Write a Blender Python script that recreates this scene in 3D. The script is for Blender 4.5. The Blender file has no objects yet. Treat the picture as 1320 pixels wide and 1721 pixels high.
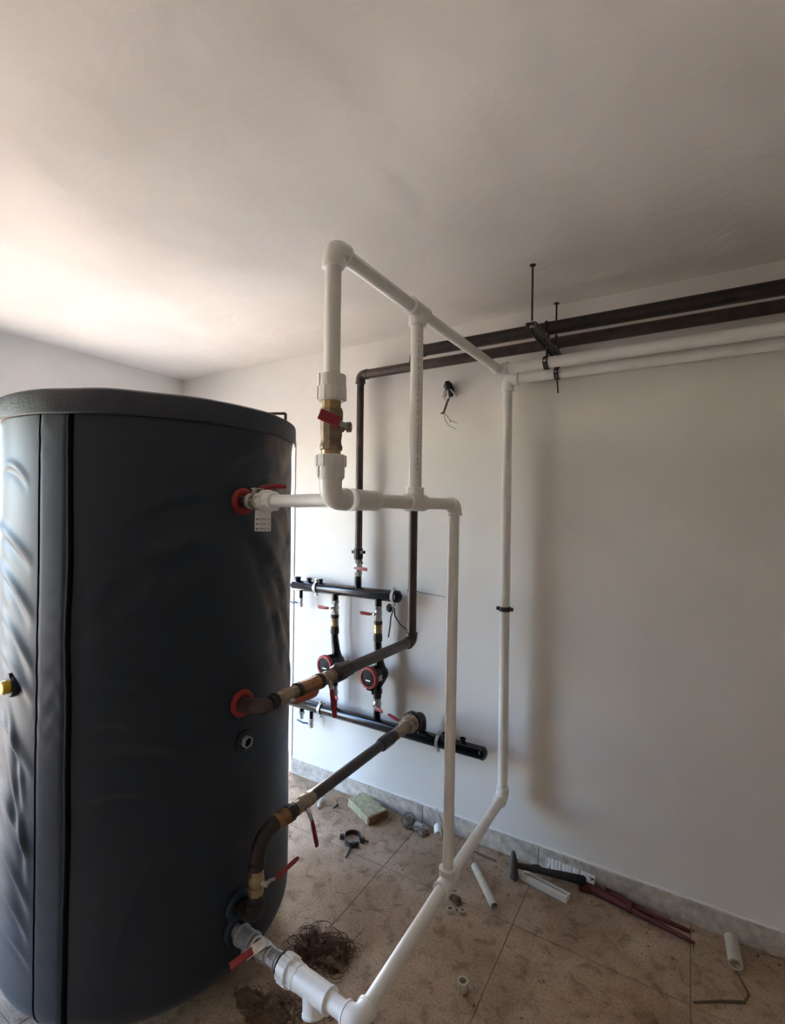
import bpy, math, random
from mathutils import Vector as V, Matrix, noise

random.seed(7)
scn = bpy.context.scene
col = scn.collection
PI = math.pi

# ------------------------------------------------------------------ camera
CAM_H = 1.671
yaw, roll = math.radians(31.1), math.radians(0.7)
cam_data = bpy.data.cameras.new('camera')
cam_data.sensor_fit = 'HORIZONTAL'
cam_data.sensor_width = 36.0
cam_data.lens = 36.0 * 828.0 / 1320.0
cam_data.clip_start = 0.02
cam = bpy.data.objects.new('camera', cam_data)
col.objects.link(cam)
fw = V((-math.sin(yaw), math.cos(yaw), 0))
rt = V((math.cos(yaw), math.sin(yaw), 0))
up = V((0, 0, 1))
r2 = rt * math.cos(roll) + up * math.sin(roll)
u2 = -rt * math.sin(roll) + up * math.cos(roll)
m = Matrix((r2, u2, -fw)).transposed().to_4x4()
m.translation = V((0, 0, CAM_H))
cam.matrix_world = m
scn.camera = cam

# ------------------------------------------------------------------ light and exposure
scn.view_settings.view_transform = 'Standard'
scn.view_settings.look = 'None'
scn.view_settings.gamma = 1.0
scn.view_settings.use_curve_mapping = False
scn.view_settings.exposure = 2.12
scn.cycles.max_bounces = 14
scn.cycles.diffuse_bounces = 10
scn.cycles.glossy_bounces = 4
scn.cycles.sample_clamp_indirect = 8.0
scn.cycles.caustics_reflective = False
scn.cycles.caustics_refractive = False

world = bpy.data.worlds.new('sky')
scn.world = world
world.use_nodes = True
wn = world.node_tree.nodes
bgn = wn['Background']
sky = wn.new('ShaderNodeTexSky')
sky.sky_type = 'NISHITA'
sky.sun_disc = False
sky.sun_elevation = math.radians(48)
sky.sun_rotation = math.radians(180)
sky.air_density = 0.9
sky.dust_density = 0.2
sky.ozone_density = 3.0
world.node_tree.links.new(sky.outputs['Color'], bgn.inputs['Color'])
bgn.inputs['Strength'].default_value = 1.0

sun_d = bpy.data.lights.new('sun', 'SUN')
sun_d.energy = 13.0
sun_d.angle = math.radians(0.53)
sun_d.color = (1.0, 0.86, 0.68)
sun = bpy.data.objects.new('sun', sun_d)
col.objects.link(sun)
sun.rotation_euler = V((0.0, 0.7, -0.72)).to_track_quat('-Z', 'Y').to_euler()

OPENINGS = ((-0.80, 0.30), (0.84, 1.56))         # unseen left-wall doorways (y ranges), split in two to shape the daylight
OPEN_H = 2.15
DOOR_X0, DOOR_X1, DOOR_H = -3.06, -2.165, 2.105    # doorway in the back wall
WL, WR, WB, WF, CEIL = -3.30, 3.6, 2.38, -2.8, 2.652
TH = 0.20


def portal(name, loc, direction, sx, sy):
    d = bpy.data.lights.new(name, 'AREA')
    d.shape = 'RECTANGLE'
    d.size, d.size_y = sx, sy
    d.cycles.is_portal = True
    o = bpy.data.objects.new(name, d)
    col.objects.link(o)
    o.location = loc
    o.rotation_euler = V(direction).to_track_quat('-Z', 'Z').to_euler()
    return o


for a, b in OPENINGS:
    portal('daylight_portal', (WL - TH, (a + b) / 2, OPEN_H / 2), (1, 0, 0), b - a, OPEN_H)
portal('daylight_portal', ((DOOR_X0 + DOOR_X1) / 2, WB + TH, DOOR_H / 2), (0, -1, 0), DOOR_X1 - DOOR_X0, DOOR_H)


# ------------------------------------------------------------------ materials
def mat(name, color, rough=0.6, metal=0.0, var=0.0, scale=8.0, bump=0.0, bscale=40.0, detail=4.0, var2=None, spec=0.5, coat=0.0, sheen=0.0):
    mt = bpy.data.materials.new(name)
    mt.use_nodes = True
    nt = mt.node_tree
    b = nt.nodes['Principled BSDF']
    b.inputs['Base Color'].default_value = (*color, 1)
    b.inputs['Roughness'].default_value = rough
    b.inputs['Metallic'].default_value = metal
    b.inputs['Specular IOR Level'].default_value = spec
    b.inputs['Coat Weight'].default_value = coat
    b.inputs['Sheen Weight'].default_value = sheen
    tc = nt.nodes.new('ShaderNodeTexCoord')
    if var > 0 or var2:
        n = nt.nodes.new('ShaderNodeTexNoise')
        n.inputs['Scale'].default_value = scale
        n.inputs['Detail'].default_value = detail
        nt.links.new(tc.outputs['Object'], n.inputs['Vector'])
        cr = nt.nodes.new('ShaderNodeValToRGB')
        lo = [max(0, c * (1 - var)) for c in color]
        hi = var2 if var2 else [min(1, c * (1 + var)) for c in color]
        cr.color_ramp.elements[0].position = 0.3
        cr.color_ramp.elements[0].color = (*lo, 1)
        cr.color_ramp.elements[1].position = 0.72
        cr.color_ramp.elements[1].color = (*hi, 1)
        nt.links.new(n.outputs['Fac'], cr.inputs['Fac'])
        nt.links.new(cr.outputs['Color'], b.inputs['Base Color'])
    if bump > 0:
        n2 = nt.nodes.new('ShaderNodeTexNoise')
        n2.inputs['Scale'].default_value = bscale
        n2.inputs['Detail'].default_value = 5
        nt.links.new(tc.outputs['Object'], n2.inputs['Vector'])
        bp = nt.nodes.new('ShaderNodeBump')
        bp.inputs['Strength'].default_value = bump
        bp.inputs['Distance'].default_value = 0.01
        nt.links.new(n2.outputs['Fac'], bp.inputs['Height'])
        nt.links.new(bp.outputs['Normal'], b.inputs['Normal'])
    return mt


def plaster(name, color, patch, low=0.25):
    """rolled paint over hand-floated plaster: broad swells, fine grain, faint mottling"""
    mt = mat(name, color, rough=0.85, spec=0.2)
    nt = mt.node_tree
    b = nt.nodes['Principled BSDF']
    tc = nt.nodes.new('ShaderNodeTexCoord')
    n1 = nt.nodes.new('ShaderNodeTexNoise'); n1.inputs['Scale'].default_value = 2.3; n1.inputs['Detail'].default_value = 6
    n2 = nt.nodes.new('ShaderNodeTexNoise'); n2.inputs['Scale'].default_value = 55; n2.inputs['Detail'].default_value = 5
    n3 = nt.nodes.new('ShaderNodeTexNoise'); n3.inputs['Scale'].default_value = 5.0; n3.inputs['Detail'].default_value = 3; n3.inputs['Distortion'].default_value = 0.4
    for n in (n1, n2, n3):
        nt.links.new(tc.outputs['Object'], n.inputs['Vector'])
    cr = nt.nodes.new('ShaderNodeValToRGB')
    cr.color_ramp.elements[0].position = 0.35; cr.color_ramp.elements[0].color = (*patch, 1)
    cr.color_ramp.elements[1].position = 0.6; cr.color_ramp.elements[1].color = (*color, 1)
    nt.links.new(n1.outputs['Fac'], cr.inputs['Fac'])
    nt.links.new(cr.outputs['Color'], b.inputs['Base Color'])
    b1 = nt.nodes.new('ShaderNodeBump'); b1.inputs['Strength'].default_value = low; b1.inputs['Distance'].default_value = 0.02
    b2 = nt.nodes.new('ShaderNodeBump'); b2.inputs['Strength'].default_value = 0.18; b2.inputs['Distance'].default_value = 0.004
    nt.links.new(n3.outputs['Fac'], b1.inputs['Height'])
    nt.links.new(n2.outputs['Fac'], b2.inputs['Height'])
    nt.links.new(b1.outputs['Normal'], b2.inputs['Normal'])
    nt.links.new(b2.outputs['Normal'], b.inputs['Normal'])
    return mt


def floor_material():
    """beige stone tile under a coat of plaster dust and brown site dirt"""
    mt = mat('dusty_stone', (0.3, 0.25, 0.2), rough=0.75, spec=0.3)
    nt = mt.node_tree
    b = nt.nodes['Principled BSDF']
    geo = nt.nodes.new('ShaderNodeNewGeometry')

    def noise_n(s, d, dist=0.0):
        n = nt.nodes.new('ShaderNodeTexNoise')
        n.inputs['Scale'].default_value = s; n.inputs['Detail'].default_value = d; n.inputs['Distortion'].default_value = dist
        nt.links.new(geo.outputs['Position'], n.inputs['Vector'])
        return n

    def ramp(fac, stops):
        c = nt.nodes.new('ShaderNodeValToRGB')
        while len(c.color_ramp.elements) < len(stops):
            c.color_ramp.elements.new(0.5)
        for e, (p, cc) in zip(c.color_ramp.elements, stops):
            e.position = p; e.color = (*cc, 1)
        nt.links.new(fac, c.inputs['Fac'])
        return c
    a = ramp(noise_n(3.2, 8, 0.6).outputs['Fac'], [(0.3, (0.28, 0.192, 0.122)), (0.5, (0.385, 0.280, 0.190)), (0.7, (0.48, 0.375, 0.275))])
    s = ramp(noise_n(110, 10).outputs['Fac'], [(0.36, (0.68, 0.64, 0.60)), (0.5, (1, 1, 1)), (0.72, (1.06, 1.05, 1.04))])
    d = ramp(noise_n(17, 12, 0.6).outputs['Fac'], [(0.30, (0.50, 0.44, 0.38)), (0.48, (1, 1, 1)), (0.75, (1.12, 1.12, 1.12))])
    prev = a.outputs['Color']
    for k in (s, d):
        mx = nt.nodes.new('ShaderNodeMix'); mx.data_type = 'RGBA'; mx.blend_type = 'MULTIPLY'
        mx.inputs['Factor'].default_value = 0.8
        nt.links.new(prev, mx.inputs[6]); nt.links.new(k.outputs['Color'], mx.inputs[7])
        prev = mx.outputs[2]
    nt.links.new(prev, b.inputs['Base Color'])
    bp = nt.nodes.new('ShaderNodeBump'); bp.inputs['Strength'].default_value = 0.25; bp.inputs['Distance'].default_value = 0.004
    nt.links.new(noise_n(90, 5).outputs['Fac'], bp.inputs['Height'])
    nt.links.new(bp.outputs['Normal'], b.inputs['Normal'])
    return mt


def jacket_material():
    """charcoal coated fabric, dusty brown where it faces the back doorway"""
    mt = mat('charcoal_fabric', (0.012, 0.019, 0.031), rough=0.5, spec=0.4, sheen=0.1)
    nt = mt.node_tree
    b = nt.nodes['Principled BSDF']
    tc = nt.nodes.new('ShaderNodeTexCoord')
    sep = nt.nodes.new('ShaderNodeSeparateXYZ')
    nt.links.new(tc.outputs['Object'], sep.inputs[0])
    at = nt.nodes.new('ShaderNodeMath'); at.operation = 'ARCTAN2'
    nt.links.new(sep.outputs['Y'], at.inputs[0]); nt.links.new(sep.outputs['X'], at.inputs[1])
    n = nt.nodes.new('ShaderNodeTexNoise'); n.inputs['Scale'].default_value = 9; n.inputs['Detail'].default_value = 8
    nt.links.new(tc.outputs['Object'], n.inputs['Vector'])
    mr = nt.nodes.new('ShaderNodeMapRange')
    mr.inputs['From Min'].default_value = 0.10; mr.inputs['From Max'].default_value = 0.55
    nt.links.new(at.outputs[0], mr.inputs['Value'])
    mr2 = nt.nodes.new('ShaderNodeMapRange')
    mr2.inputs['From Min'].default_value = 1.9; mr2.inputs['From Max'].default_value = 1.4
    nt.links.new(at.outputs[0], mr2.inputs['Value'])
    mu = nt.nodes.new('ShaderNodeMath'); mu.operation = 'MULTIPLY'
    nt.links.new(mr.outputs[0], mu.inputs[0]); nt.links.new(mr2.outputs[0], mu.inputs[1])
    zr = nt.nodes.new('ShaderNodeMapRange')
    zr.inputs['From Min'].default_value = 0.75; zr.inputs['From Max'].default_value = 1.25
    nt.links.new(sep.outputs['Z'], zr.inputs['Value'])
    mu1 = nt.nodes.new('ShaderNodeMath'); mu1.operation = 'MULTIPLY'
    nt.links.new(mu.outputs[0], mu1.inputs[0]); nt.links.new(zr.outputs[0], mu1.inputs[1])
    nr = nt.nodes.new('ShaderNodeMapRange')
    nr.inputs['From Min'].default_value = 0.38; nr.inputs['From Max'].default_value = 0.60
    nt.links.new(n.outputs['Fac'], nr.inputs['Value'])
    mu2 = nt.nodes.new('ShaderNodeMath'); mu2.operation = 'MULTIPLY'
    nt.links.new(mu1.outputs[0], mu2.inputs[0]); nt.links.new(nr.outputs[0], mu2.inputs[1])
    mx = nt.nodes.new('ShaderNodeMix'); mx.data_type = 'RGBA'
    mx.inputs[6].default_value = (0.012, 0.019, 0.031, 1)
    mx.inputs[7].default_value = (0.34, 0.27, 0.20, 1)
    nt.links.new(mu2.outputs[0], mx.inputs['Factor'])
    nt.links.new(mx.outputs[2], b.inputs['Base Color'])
    n2 = nt.nodes.new('ShaderNodeTexNoise'); n2.inputs['Scale'].default_value = 400
    nt.links.new(tc.outputs['Object'], n2.inputs['Vector'])
    bp = nt.nodes.new('ShaderNodeBump'); bp.inputs['Strength'].default_value = 0.12; bp.inputs['Distance'].default_value = 0.002
    nt.links.new(n2.outputs['Fac'], bp.inputs['Height'])
    nt.links.new(bp.outputs['Normal'], b.inputs['Normal'])
    return mt


M = {
    'wall': plaster('white_wall_paint', (0.80, 0.785, 0.755), (0.75, 0.735, 0.70), 0.12),
    'dim_plaster': plaster('added_dim_plaster', (0.44, 0.39, 0.33), (0.39, 0.345, 0.29), 0.3),  # darker tone added on the unseen walls to cut bounced light
    'ceiling': plaster('white_ceiling_paint', (0.80, 0.77, 0.73), (0.74, 0.71, 0.67), 0.55),
    'floor': floor_material(),
    'screed': mat('dusty_joint_mortar', (0.17, 0.13, 0.095), 0.9),
    'skirt': mat('dusty_skirting_stone', (0.50, 0.455, 0.40), 0.85, var=0.28, scale=34, bump=0.3, bscale=60),
    'soil': mat('sunlit_pale_earth', (0.50, 0.41, 0.31), 0.95, var=0.25, scale=1.5, bump=0.4, bscale=12),
    'outer': mat('white_render', (0.82, 0.81, 0.79), 0.9, bump=0.2, bscale=30),
    'frame': mat('white_door_paint', (0.82, 0.82, 0.83), 0.4),
    'jacket': jacket_material(),
    'lid': mat('black_vinyl_lid', (0.016, 0.021, 0.031), 0.5, var=0.35, scale=14, bump=0.15, bscale=120),
    'zip': mat('black_zip', (0.002, 0.002, 0.003), 0.8, spec=0.1),
    'red': mat('red_rubber', (0.30, 0.022, 0.022), 0.55, var=0.15, scale=30),
    'lever': mat('red_vinyl_grip', (0.27, 0.014, 0.022), 0.45),
    'lever_orange': mat('orange_red_grip', (0.36, 0.06, 0.025), 0.45),
    'blue': mat('dark_blue_rubber', (0.010, 0.028, 0.055), 0.5),
    'bluelever': mat('blue_lever_paint', (0.02, 0.07, 0.16), 0.4),
    'yellow': mat('yellow_plastic', (0.75, 0.48, 0.02), 0.4),
    'black': mat('black_rubber', (0.008, 0.008, 0.009), 0.55),
    'ppr': mat('white_pipe_plastic', (0.82, 0.81, 0.775), 0.38, var=0.06, scale=14, spec=0.4),
    'ppr2': mat('white_fitting_plastic', (0.84, 0.83, 0.80), 0.33, var=0.05, scale=20, spec=0.45),
    'steel': mat('brown_primed_steel', (0.055, 0.039, 0.033), 0.42, metal=0.2, var=0.35, scale=18, bump=0.05, bscale=80),
    'steel_dark': mat('dark_oiled_steel', (0.030, 0.022, 0.020), 0.45, metal=0.3, var=0.3, scale=24),
    'header': mat('black_gloss_paint', (0.004, 0.0043, 0.005), 0.17, var=0.3, scale=20, spec=0.38),
    'brass': mat('dusty_brass', (0.29, 0.225, 0.16), 0.5, metal=0.65, var=0.35, scale=40, bump=0.06, bscale=90),
    'brass2': mat('clean_brass', (0.42, 0.31, 0.16), 0.35, metal=0.85, var=0.2, scale=40),
    'check': mat('orange_bronze', (0.30, 0.15, 0.065), 0.5, metal=0.5, var=0.3, scale=40),
    'chrome': mat('nickel_plate', (0.55, 0.54, 0.52), 0.32, metal=0.85, var=0.3, scale=45),
    'galv': mat('galvanised_iron', (0.46, 0.49, 0.52), 0.45, metal=0.7, var=0.2, scale=40),
    'zinc': mat('zinc_clamp', (0.55, 0.56, 0.57), 0.35, metal=0.8),
    'paper': mat('white_card', (0.72, 0.71, 0.68), 0.7),
    'greyink': mat('grey_pipe_print', (0.40, 0.40, 0.39), 0.6),
    'ink': mat('dark_print', (0.03, 0.03, 0.03), 0.8),
    'screen': mat('black_glass_panel', (0.006, 0.005, 0.006), 0.6, spec=0.2),
    'rock': mat('yellow_mineral_wool', (0.44, 0.42, 0.27), 0.95, var=0.3, scale=60, bump=0.6, bscale=120),
    'rockcut': mat('brown_wool_cut_face', (0.19, 0.115, 0.05), 0.95, var=0.4, scale=70, bump=0.6, bscale=120),
    'rust': mat('rusted_iron', (0.06, 0.05, 0.045), 0.7, metal=0.4, var=0.4, scale=50),
    'wrench': mat('dark_red_enamel', (0.085, 0.014, 0.013), 0.45, var=0.3, scale=40),
    'iron': mat('blackened_iron', (0.045, 0.043, 0.042), 0.5, metal=0.4, var=0.3, scale=40),
    'hanger': mat('grey_galvanised_channel', (0.16, 0.15, 0.14), 0.5, metal=0.5, var=0.2, scale=40),
    'hammerhead': mat('worn_forged_steel', (0.105, 0.10, 0.097), 0.5, metal=0.3, var=0.3, scale=50),
    'handle': mat('dark_tool_handle', (0.016, 0.013, 0.012), 0.6),
    'trunk': mat('ivory_plastic', (0.66, 0.64, 0.54), 0.45),
    'pvc': mat('cream_pvc', (0.50, 0.46, 0.37), 0.5, var=0.12, scale=30),
    'hemp': mat('brown_hemp_fibre', (0.105, 0.052, 0.026), 0.9, var=0.4, scale=60),
    'crumb': mat('debris', (0.17, 0.135, 0.105), 0.9, var=0.5, scale=30),
    'scrap': mat('pale_scrap', (0.42, 0.39, 0.36), 0.8, var=0.25, scale=40),
    'wire': mat('grey_cable', (0.10, 0.10, 0.11), 0.6),
    'twine': mat('tan_wire', (0.12, 0.085, 0.055), 0.8),
    'wetdirt': mat('wet_brown_dirt', (0.11, 0.06, 0.032), 0.6, var=0.4, scale=40, bump=0.5, bscale=60),
}
em = bpy.data.materials.new('lit_indicator'); em.use_nodes = True
em.node_tree.nodes['Principled BSDF'].inputs['Emission Color'].default_value = (1, 1, 1, 1)
em.node_tree.nodes['Principled BSDF'].inputs['Emission Strength'].default_value = 0.25
M['led'] = em


# ------------------------------------------------------------------ mesh helpers
def frame_of(d):
    d = d.normalized()
    a = V((0, 0, 1)) if abs(d.z) < 0.9 else V((1, 0, 0))
    x = a.cross(d).normalized()
    return x, d.cross(x).normalized(), d


class MB:
    """collects shapes in world coordinates; build() links them as ONE mesh object"""
    def __init__(self):
        self.v, self.f = [], []

    def add(self, vs, fs):
        o = len(self.v)
        self.v += [V(p) for p in vs]
        self.f += [tuple(i + o for i in f) for f in fs]
        return self

    def lathe(self, p, d, prof, seg=28, phase=0.0, caps=True, hollow=False):
        """prof: list of (distance along d, radius[, sides])"""
        p = V(p); x, y, d = frame_of(V(d))
        vs, fs = [], []
        for t, r in prof:
            for k in range(seg):
                a = 2 * PI * k / seg + phase
                vs.append(p + d * t + (x * math.cos(a) + y * math.sin(a)) * r)
        n = len(prof)
        for i in range(n - 1):
            for k in range(seg):
                k2 = (k + 1) % seg
                fs.append((i * seg + k, i * seg + k2, (i + 1) * seg + k2, (i + 1) * seg + k))
        if hollow:
            for k in range(seg):
                k2 = (k + 1) % seg
                fs.append(((n - 1) * seg + k, (n - 1) * seg + k2, k2, k))
        elif caps:
            fs.append(tuple(reversed(range(seg))))
            fs.append(tuple((n - 1) * seg + k for k in range(seg)))
        return self.add(vs, fs)

    def tube(self, p0, p1, r, seg=28, r1=None):
        d = V(p1) - V(p0)
        return self.lathe(p0, d, [(0, r), (d.length, r if r1 is None else r1)], seg)

    def ring_tube(self, p0, p1, r, ri, seg=28):
        """open hollow pipe offcut"""
        d = V(p1) - V(p0); L = d.length
        return self.lathe(p0, d, [(0, ri), (0, r), (L, r), (L, ri)], seg, hollow=True)

    def hexa(self, p, d, L, r, phase=0.0, ch=0.12):
        return self.lathe(p, d, [(0, r * (1 - ch)), (L * .12, r), (L * .88, r), (L, r * (1 - ch))], 6, phase)

    def sweep(self, pts, r, seg=16, caps=True):
        pts = [V(p) for p in pts]
        n = len(pts)
        rs = r if isinstance(r, (list, tuple)) else [r] * n
        t0 = (pts[1] - pts[0]).normalized()
        x, y, _ = frame_of(t0)
        vs, fs = [], []
        prev = t0
        for i, p in enumerate(pts):
            if i == 0: t = t0
            elif i == n - 1: t = (pts[-1] - pts[-2]).normalized()
            else: t = ((pts[i + 1] - p).normalized() + (p - pts[i - 1]).normalized()).normalized()
            q = prev.rotation_difference(t)
            x = q @ x; y = q @ y; prev = t
            for k in range(seg):
                a = 2 * PI * k / seg
                vs.append(p + (x * math.cos(a) + y * math.sin(a)) * rs[i])
        for i in range(n - 1):
            for k in range(seg):
                k2 = (k + 1) % seg
                fs.append((i * seg + k, i * seg + k2, (i + 1) * seg + k2, (i + 1) * seg + k))
        if caps:
            fs.append(tuple(reversed(range(seg))))
            fs.append(tuple((n - 1) * seg + k for k in range(seg)))
        return self.add(vs, fs)

    def box(self, c, size, ax=None):
        """ax: three unit axes"""
        c = V(c)
        X, Y, Z = ax if ax else (V((1, 0, 0)), V((0, 1, 0)), V((0, 0, 1)))
        a, b, e = [s / 2 for s in size]
        vs = [c + X * (a * i) + Y * (b * j) + Z * (e * k) for k in (-1, 1) for j in (-1, 1) for i in (-1, 1)]
        return self.add(vs, [(0, 2, 3, 1), (4, 5, 7, 6), (0, 1, 5, 4), (2, 6, 7, 3), (0, 4, 6, 2), (1, 3, 7, 5)])

    def bb(self, x0, x1, y0, y1, z0, z1):
        return self.box(((x0 + x1) / 2, (y0 + y1) / 2, (z0 + z1) / 2), (x1 - x0, y1 - y0, z1 - z0))

    def bar(self, p0, p1, w, t, n, w1=None, bev=0.0):
        """flat bar from p0 to p1, width w across, thickness t along n"""
        p0, p1 = V(p0), V(p1)
        d = (p1 - p0).normalized(); n = V(n); n = (n - d * n.dot(d)).normalized(); s = n.cross(d)
        w1 = w if w1 is None else w1
        vs = []
        for p, ww in ((p0, w), (p1, w1)):
            for a, b in ((-1, -1), (1, -1), (1, 1), (-1, 1)):
                vs.append(p + s * (a * ww / 2) + n * (b * t / 2))
        return self.add(vs, [(3, 2, 1, 0), (4, 5, 6, 7), (0, 1, 5, 4), (1, 2, 6, 5), (2, 3, 7, 6), (3, 0, 4, 7)])

    def torus(self, c, d, R, r, seg=36, s2=12, sq=1.0):
        c = V(c); x, y, d = frame_of(V(d))
        vs, fs = [], []
        for i in range(seg):
            a = 2 * PI * i / seg
            e = x * math.cos(a) + y * math.sin(a)
            for j in range(s2):
                b = 2 * PI * j / s2
                vs.append(c + e * (R + r * math.cos(b)) + d * (r * sq * math.sin(b)))
        for i in range(seg):
            for j in range(s2):
                i2, j2 = (i + 1) % seg, (j + 1) % s2
                fs.append((i * s2 + j, i2 * s2 + j, i2 * s2 + j2, i * s2 + j2))
        return self.add(vs, fs)

    def blob(self, c, rx, ry, rz, seed=0, amp=0.2, rings=6, seg=9, fr=2.0):
        c = V(c); vs, fs = [], []
        for i in range(rings + 1):
            th = PI * i / rings
            for k in range(seg):
                a = 2 * PI * k / seg
                q = V((math.sin(th) * math.cos(a), math.sin(th) * math.sin(a), math.cos(th)))
                s = 1 + amp * noise.noise(q * fr + V((seed * 7.3, seed * 3.1, seed)))
                vs.append(c + V((q.x * rx * s, q.y * ry * s, q.z * rz * s)))
        for i in range(rings):
            for k in range(seg):
                k2 = (k + 1) % seg
                fs.append((i * seg + k, (i + 1) * seg + k, (i + 1) * seg + k2, i * seg + k2))
        return self.add(vs, fs)

    def build(self, name, mt, parent=None, smooth=True, angle=35, bevel=0.0):
        base = V((0, 0, 0))
        q = parent
        while q is not None:
            base = base + q.location
            q = q.parent
        me = bpy.data.meshes.new(name)
        me.from_pydata([p - base for p in self.v], [], self.f)
        me.update()
        me.materials.append(M[mt] if isinstance(mt, str) else mt)
        if smooth:
            me.shade_smooth()
            me.set_sharp_from_angle(angle=math.radians(angle))
        else:
            me.shade_flat()
        o = bpy.data.objects.new(name, me)
        col.objects.link(o)
        if parent is not None:
            o.parent = parent
        if bevel > 0:
            bv = o.modifiers.new('bevel', 'BEVEL'); bv.width = bevel; bv.segments = 2; bv.limit_method = 'ANGLE'
        return o


def tag(o, label=None, cat=None, group=None, kind=None):
    if label: o['label'] = label
    if cat: o['category'] = cat
    if group: o['group'] = group
    if kind: o['kind'] = kind
    return o


def thing(name, label, cat, loc, group=None):
    o = bpy.data.objects.new(name, None)
    o.empty_display_size = 0.05
    o.location = loc
    col.objects.link(o)
    return tag(o, label, cat, group)


def solo(mb, name, mt, label, cat, base, group=None, **kw):
    """a thing that is one mesh, its origin at its base"""
    o = mb.build(name, mt, None, **kw)
    b = V(base)
    for v in o.data.vertices: v.co = v.co - b
    o.location = b
    return tag(o, label, cat, group)


def arc(p, A, B, L, c, n=8):
    """path into a corner p from p+A*L, rounded with tangent length c, out to p+B*L"""
    p, A, B = V(p), V(A).normalized(), V(B).normalized()
    pts = [p + A * L]
    s, e = p + A * c, p + B * c
    if L > c * 1.02: pts.append(s)
    for k in range(1, n):
        t = k / n
        pts.append(s * (1 - t) ** 2 * 1.0 + p * 2 * t * (1 - t) + e * t * t)
    pts.append(e)
    if L > c * 1.02: pts.append(p + B * L)
    return pts


# ------------------------------------------------------------------ the setting
def struct(mb, name, mt, parent=None, **kw):
    o = mb.build(name, mt, parent, **kw)
    if parent is None: o['kind'] = 'structure'
    return o


fl = struct(MB().bb(WL - TH, WR + TH, WF - TH, WB + TH, -0.20, -0.0022), 'floor', 'screed', smooth=False)
TP, GX, GY, JT = 0.62, 0.021, 1.977, 0.0026
tile_mesh = None
ix0, ix1 = math.floor((WL - TH - GX) / TP), math.ceil((WR + TH - GX) / TP)
iy0, iy1 = math.floor((WF - TH - GY) / TP), math.ceil((WB + TH - GY) / TP)
for i in range(ix0, ix1):
    for j in range(iy0, iy1):
        x0, x1 = max(WL, GX + i * TP), min(WR, GX + (i + 1) * TP)
        y0, y1 = max(WF, GY + j * TP), min(WB, GY + (j + 1) * TP)
        if x1 - x0 < 0.02 or y1 - y0 < 0.02: continue
        full = abs(x1 - x0 - TP) < 1e-6 and abs(y1 - y0 - TP) < 1e-6
        w, h = x1 - x0 - JT, y1 - y0 - JT
        if full and tile_mesh:
            t = bpy.data.objects.new('tile', tile_mesh); col.objects.link(t); t.parent = fl
        else:
            e = 0.0015
            vs = [(sx * w / 2, sy * h / 2, -0.012) for sx, sy in ((-1, -1), (1, -1), (1, 1), (-1, 1))]
            vs += [(sx * w / 2, sy * h / 2, -e) for sx, sy in ((-1, -1), (1, -1), (1, 1), (-1, 1))]
            vs += [(sx * (w / 2 - e), sy * (h / 2 - e), 0) for sx, sy in ((-1, -1), (1, -1), (1, 1), (-1, 1))]
            fs = [(8, 9, 10, 11)] + [(a + o, (a + 1) % 4 + o, (a + 1) % 4 + o + 4, a + o + 4) for o in (0, 4) for a in range(4)]
            t = MB().add(vs, fs).build('tile', 'floor', fl, smooth=False)
            if full: tile_mesh = t.data
        t.location = ((x0 + x1) / 2, (y0 + y1) / 2, random.uniform(-0.0008, 0.0))

struct(MB().bb(WL - TH, WR + TH, WF - TH, WB + TH, CEIL, CEIL + 0.2), 'ceiling', 'ceiling', smooth=False)
mb = MB()
mb.bb(WL - TH, DOOR_X0, WB, WB + TH, -0.02, CEIL)
mb.bb(DOOR_X0, DOOR_X1, WB, WB + TH, DOOR_H, CEIL)
mb.bb(DOOR_X1, WR + TH, WB, WB + TH, -0.02, CEIL)
struct(mb, 'wall_back', 'wall', smooth=False)
mb = MB()
edge = WF - TH
for a, b in OPENINGS:
    mb.bb(WL - TH, WL, edge, a, -0.02, CEIL)
    mb.bb(WL - TH, WL, a, b, OPEN_H, CEIL)
    edge = b
mb.bb(WL - TH, WL, edge, WB, -0.02, CEIL)
struct(mb, 'wall_left', 'wall', smooth=False)
struct(MB().bb(WR, WR + TH, WF - TH, WB, -0.02, CEIL), 'wall_right', 'dim_plaster', smooth=False)
struct(MB().bb(WL, WR, WF - TH, WF, -0.02, CEIL), 'wall_front', 'dim_plaster', smooth=False)

# white lining of the back doorway
dr = struct(MB().bb(DOOR_X0, DOOR_X0 + 0.03, WB - 0.012, WB + 0.12, 0, DOOR_H), 'door_1', 'frame', smooth=False)
MB().bb(DOOR_X1 - 0.018, DOOR_X1, WB - 0.006, WB + 0.12, 0, DOOR_H).build('door_jamb', 'frame', dr, smooth=False)
MB().bb(DOOR_X0, DOOR_X1, WB - 0.012, WB + 0.12, DOOR_H - 0.03, DOOR_H).build('door_head', 'frame', dr, smooth=False)


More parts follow.
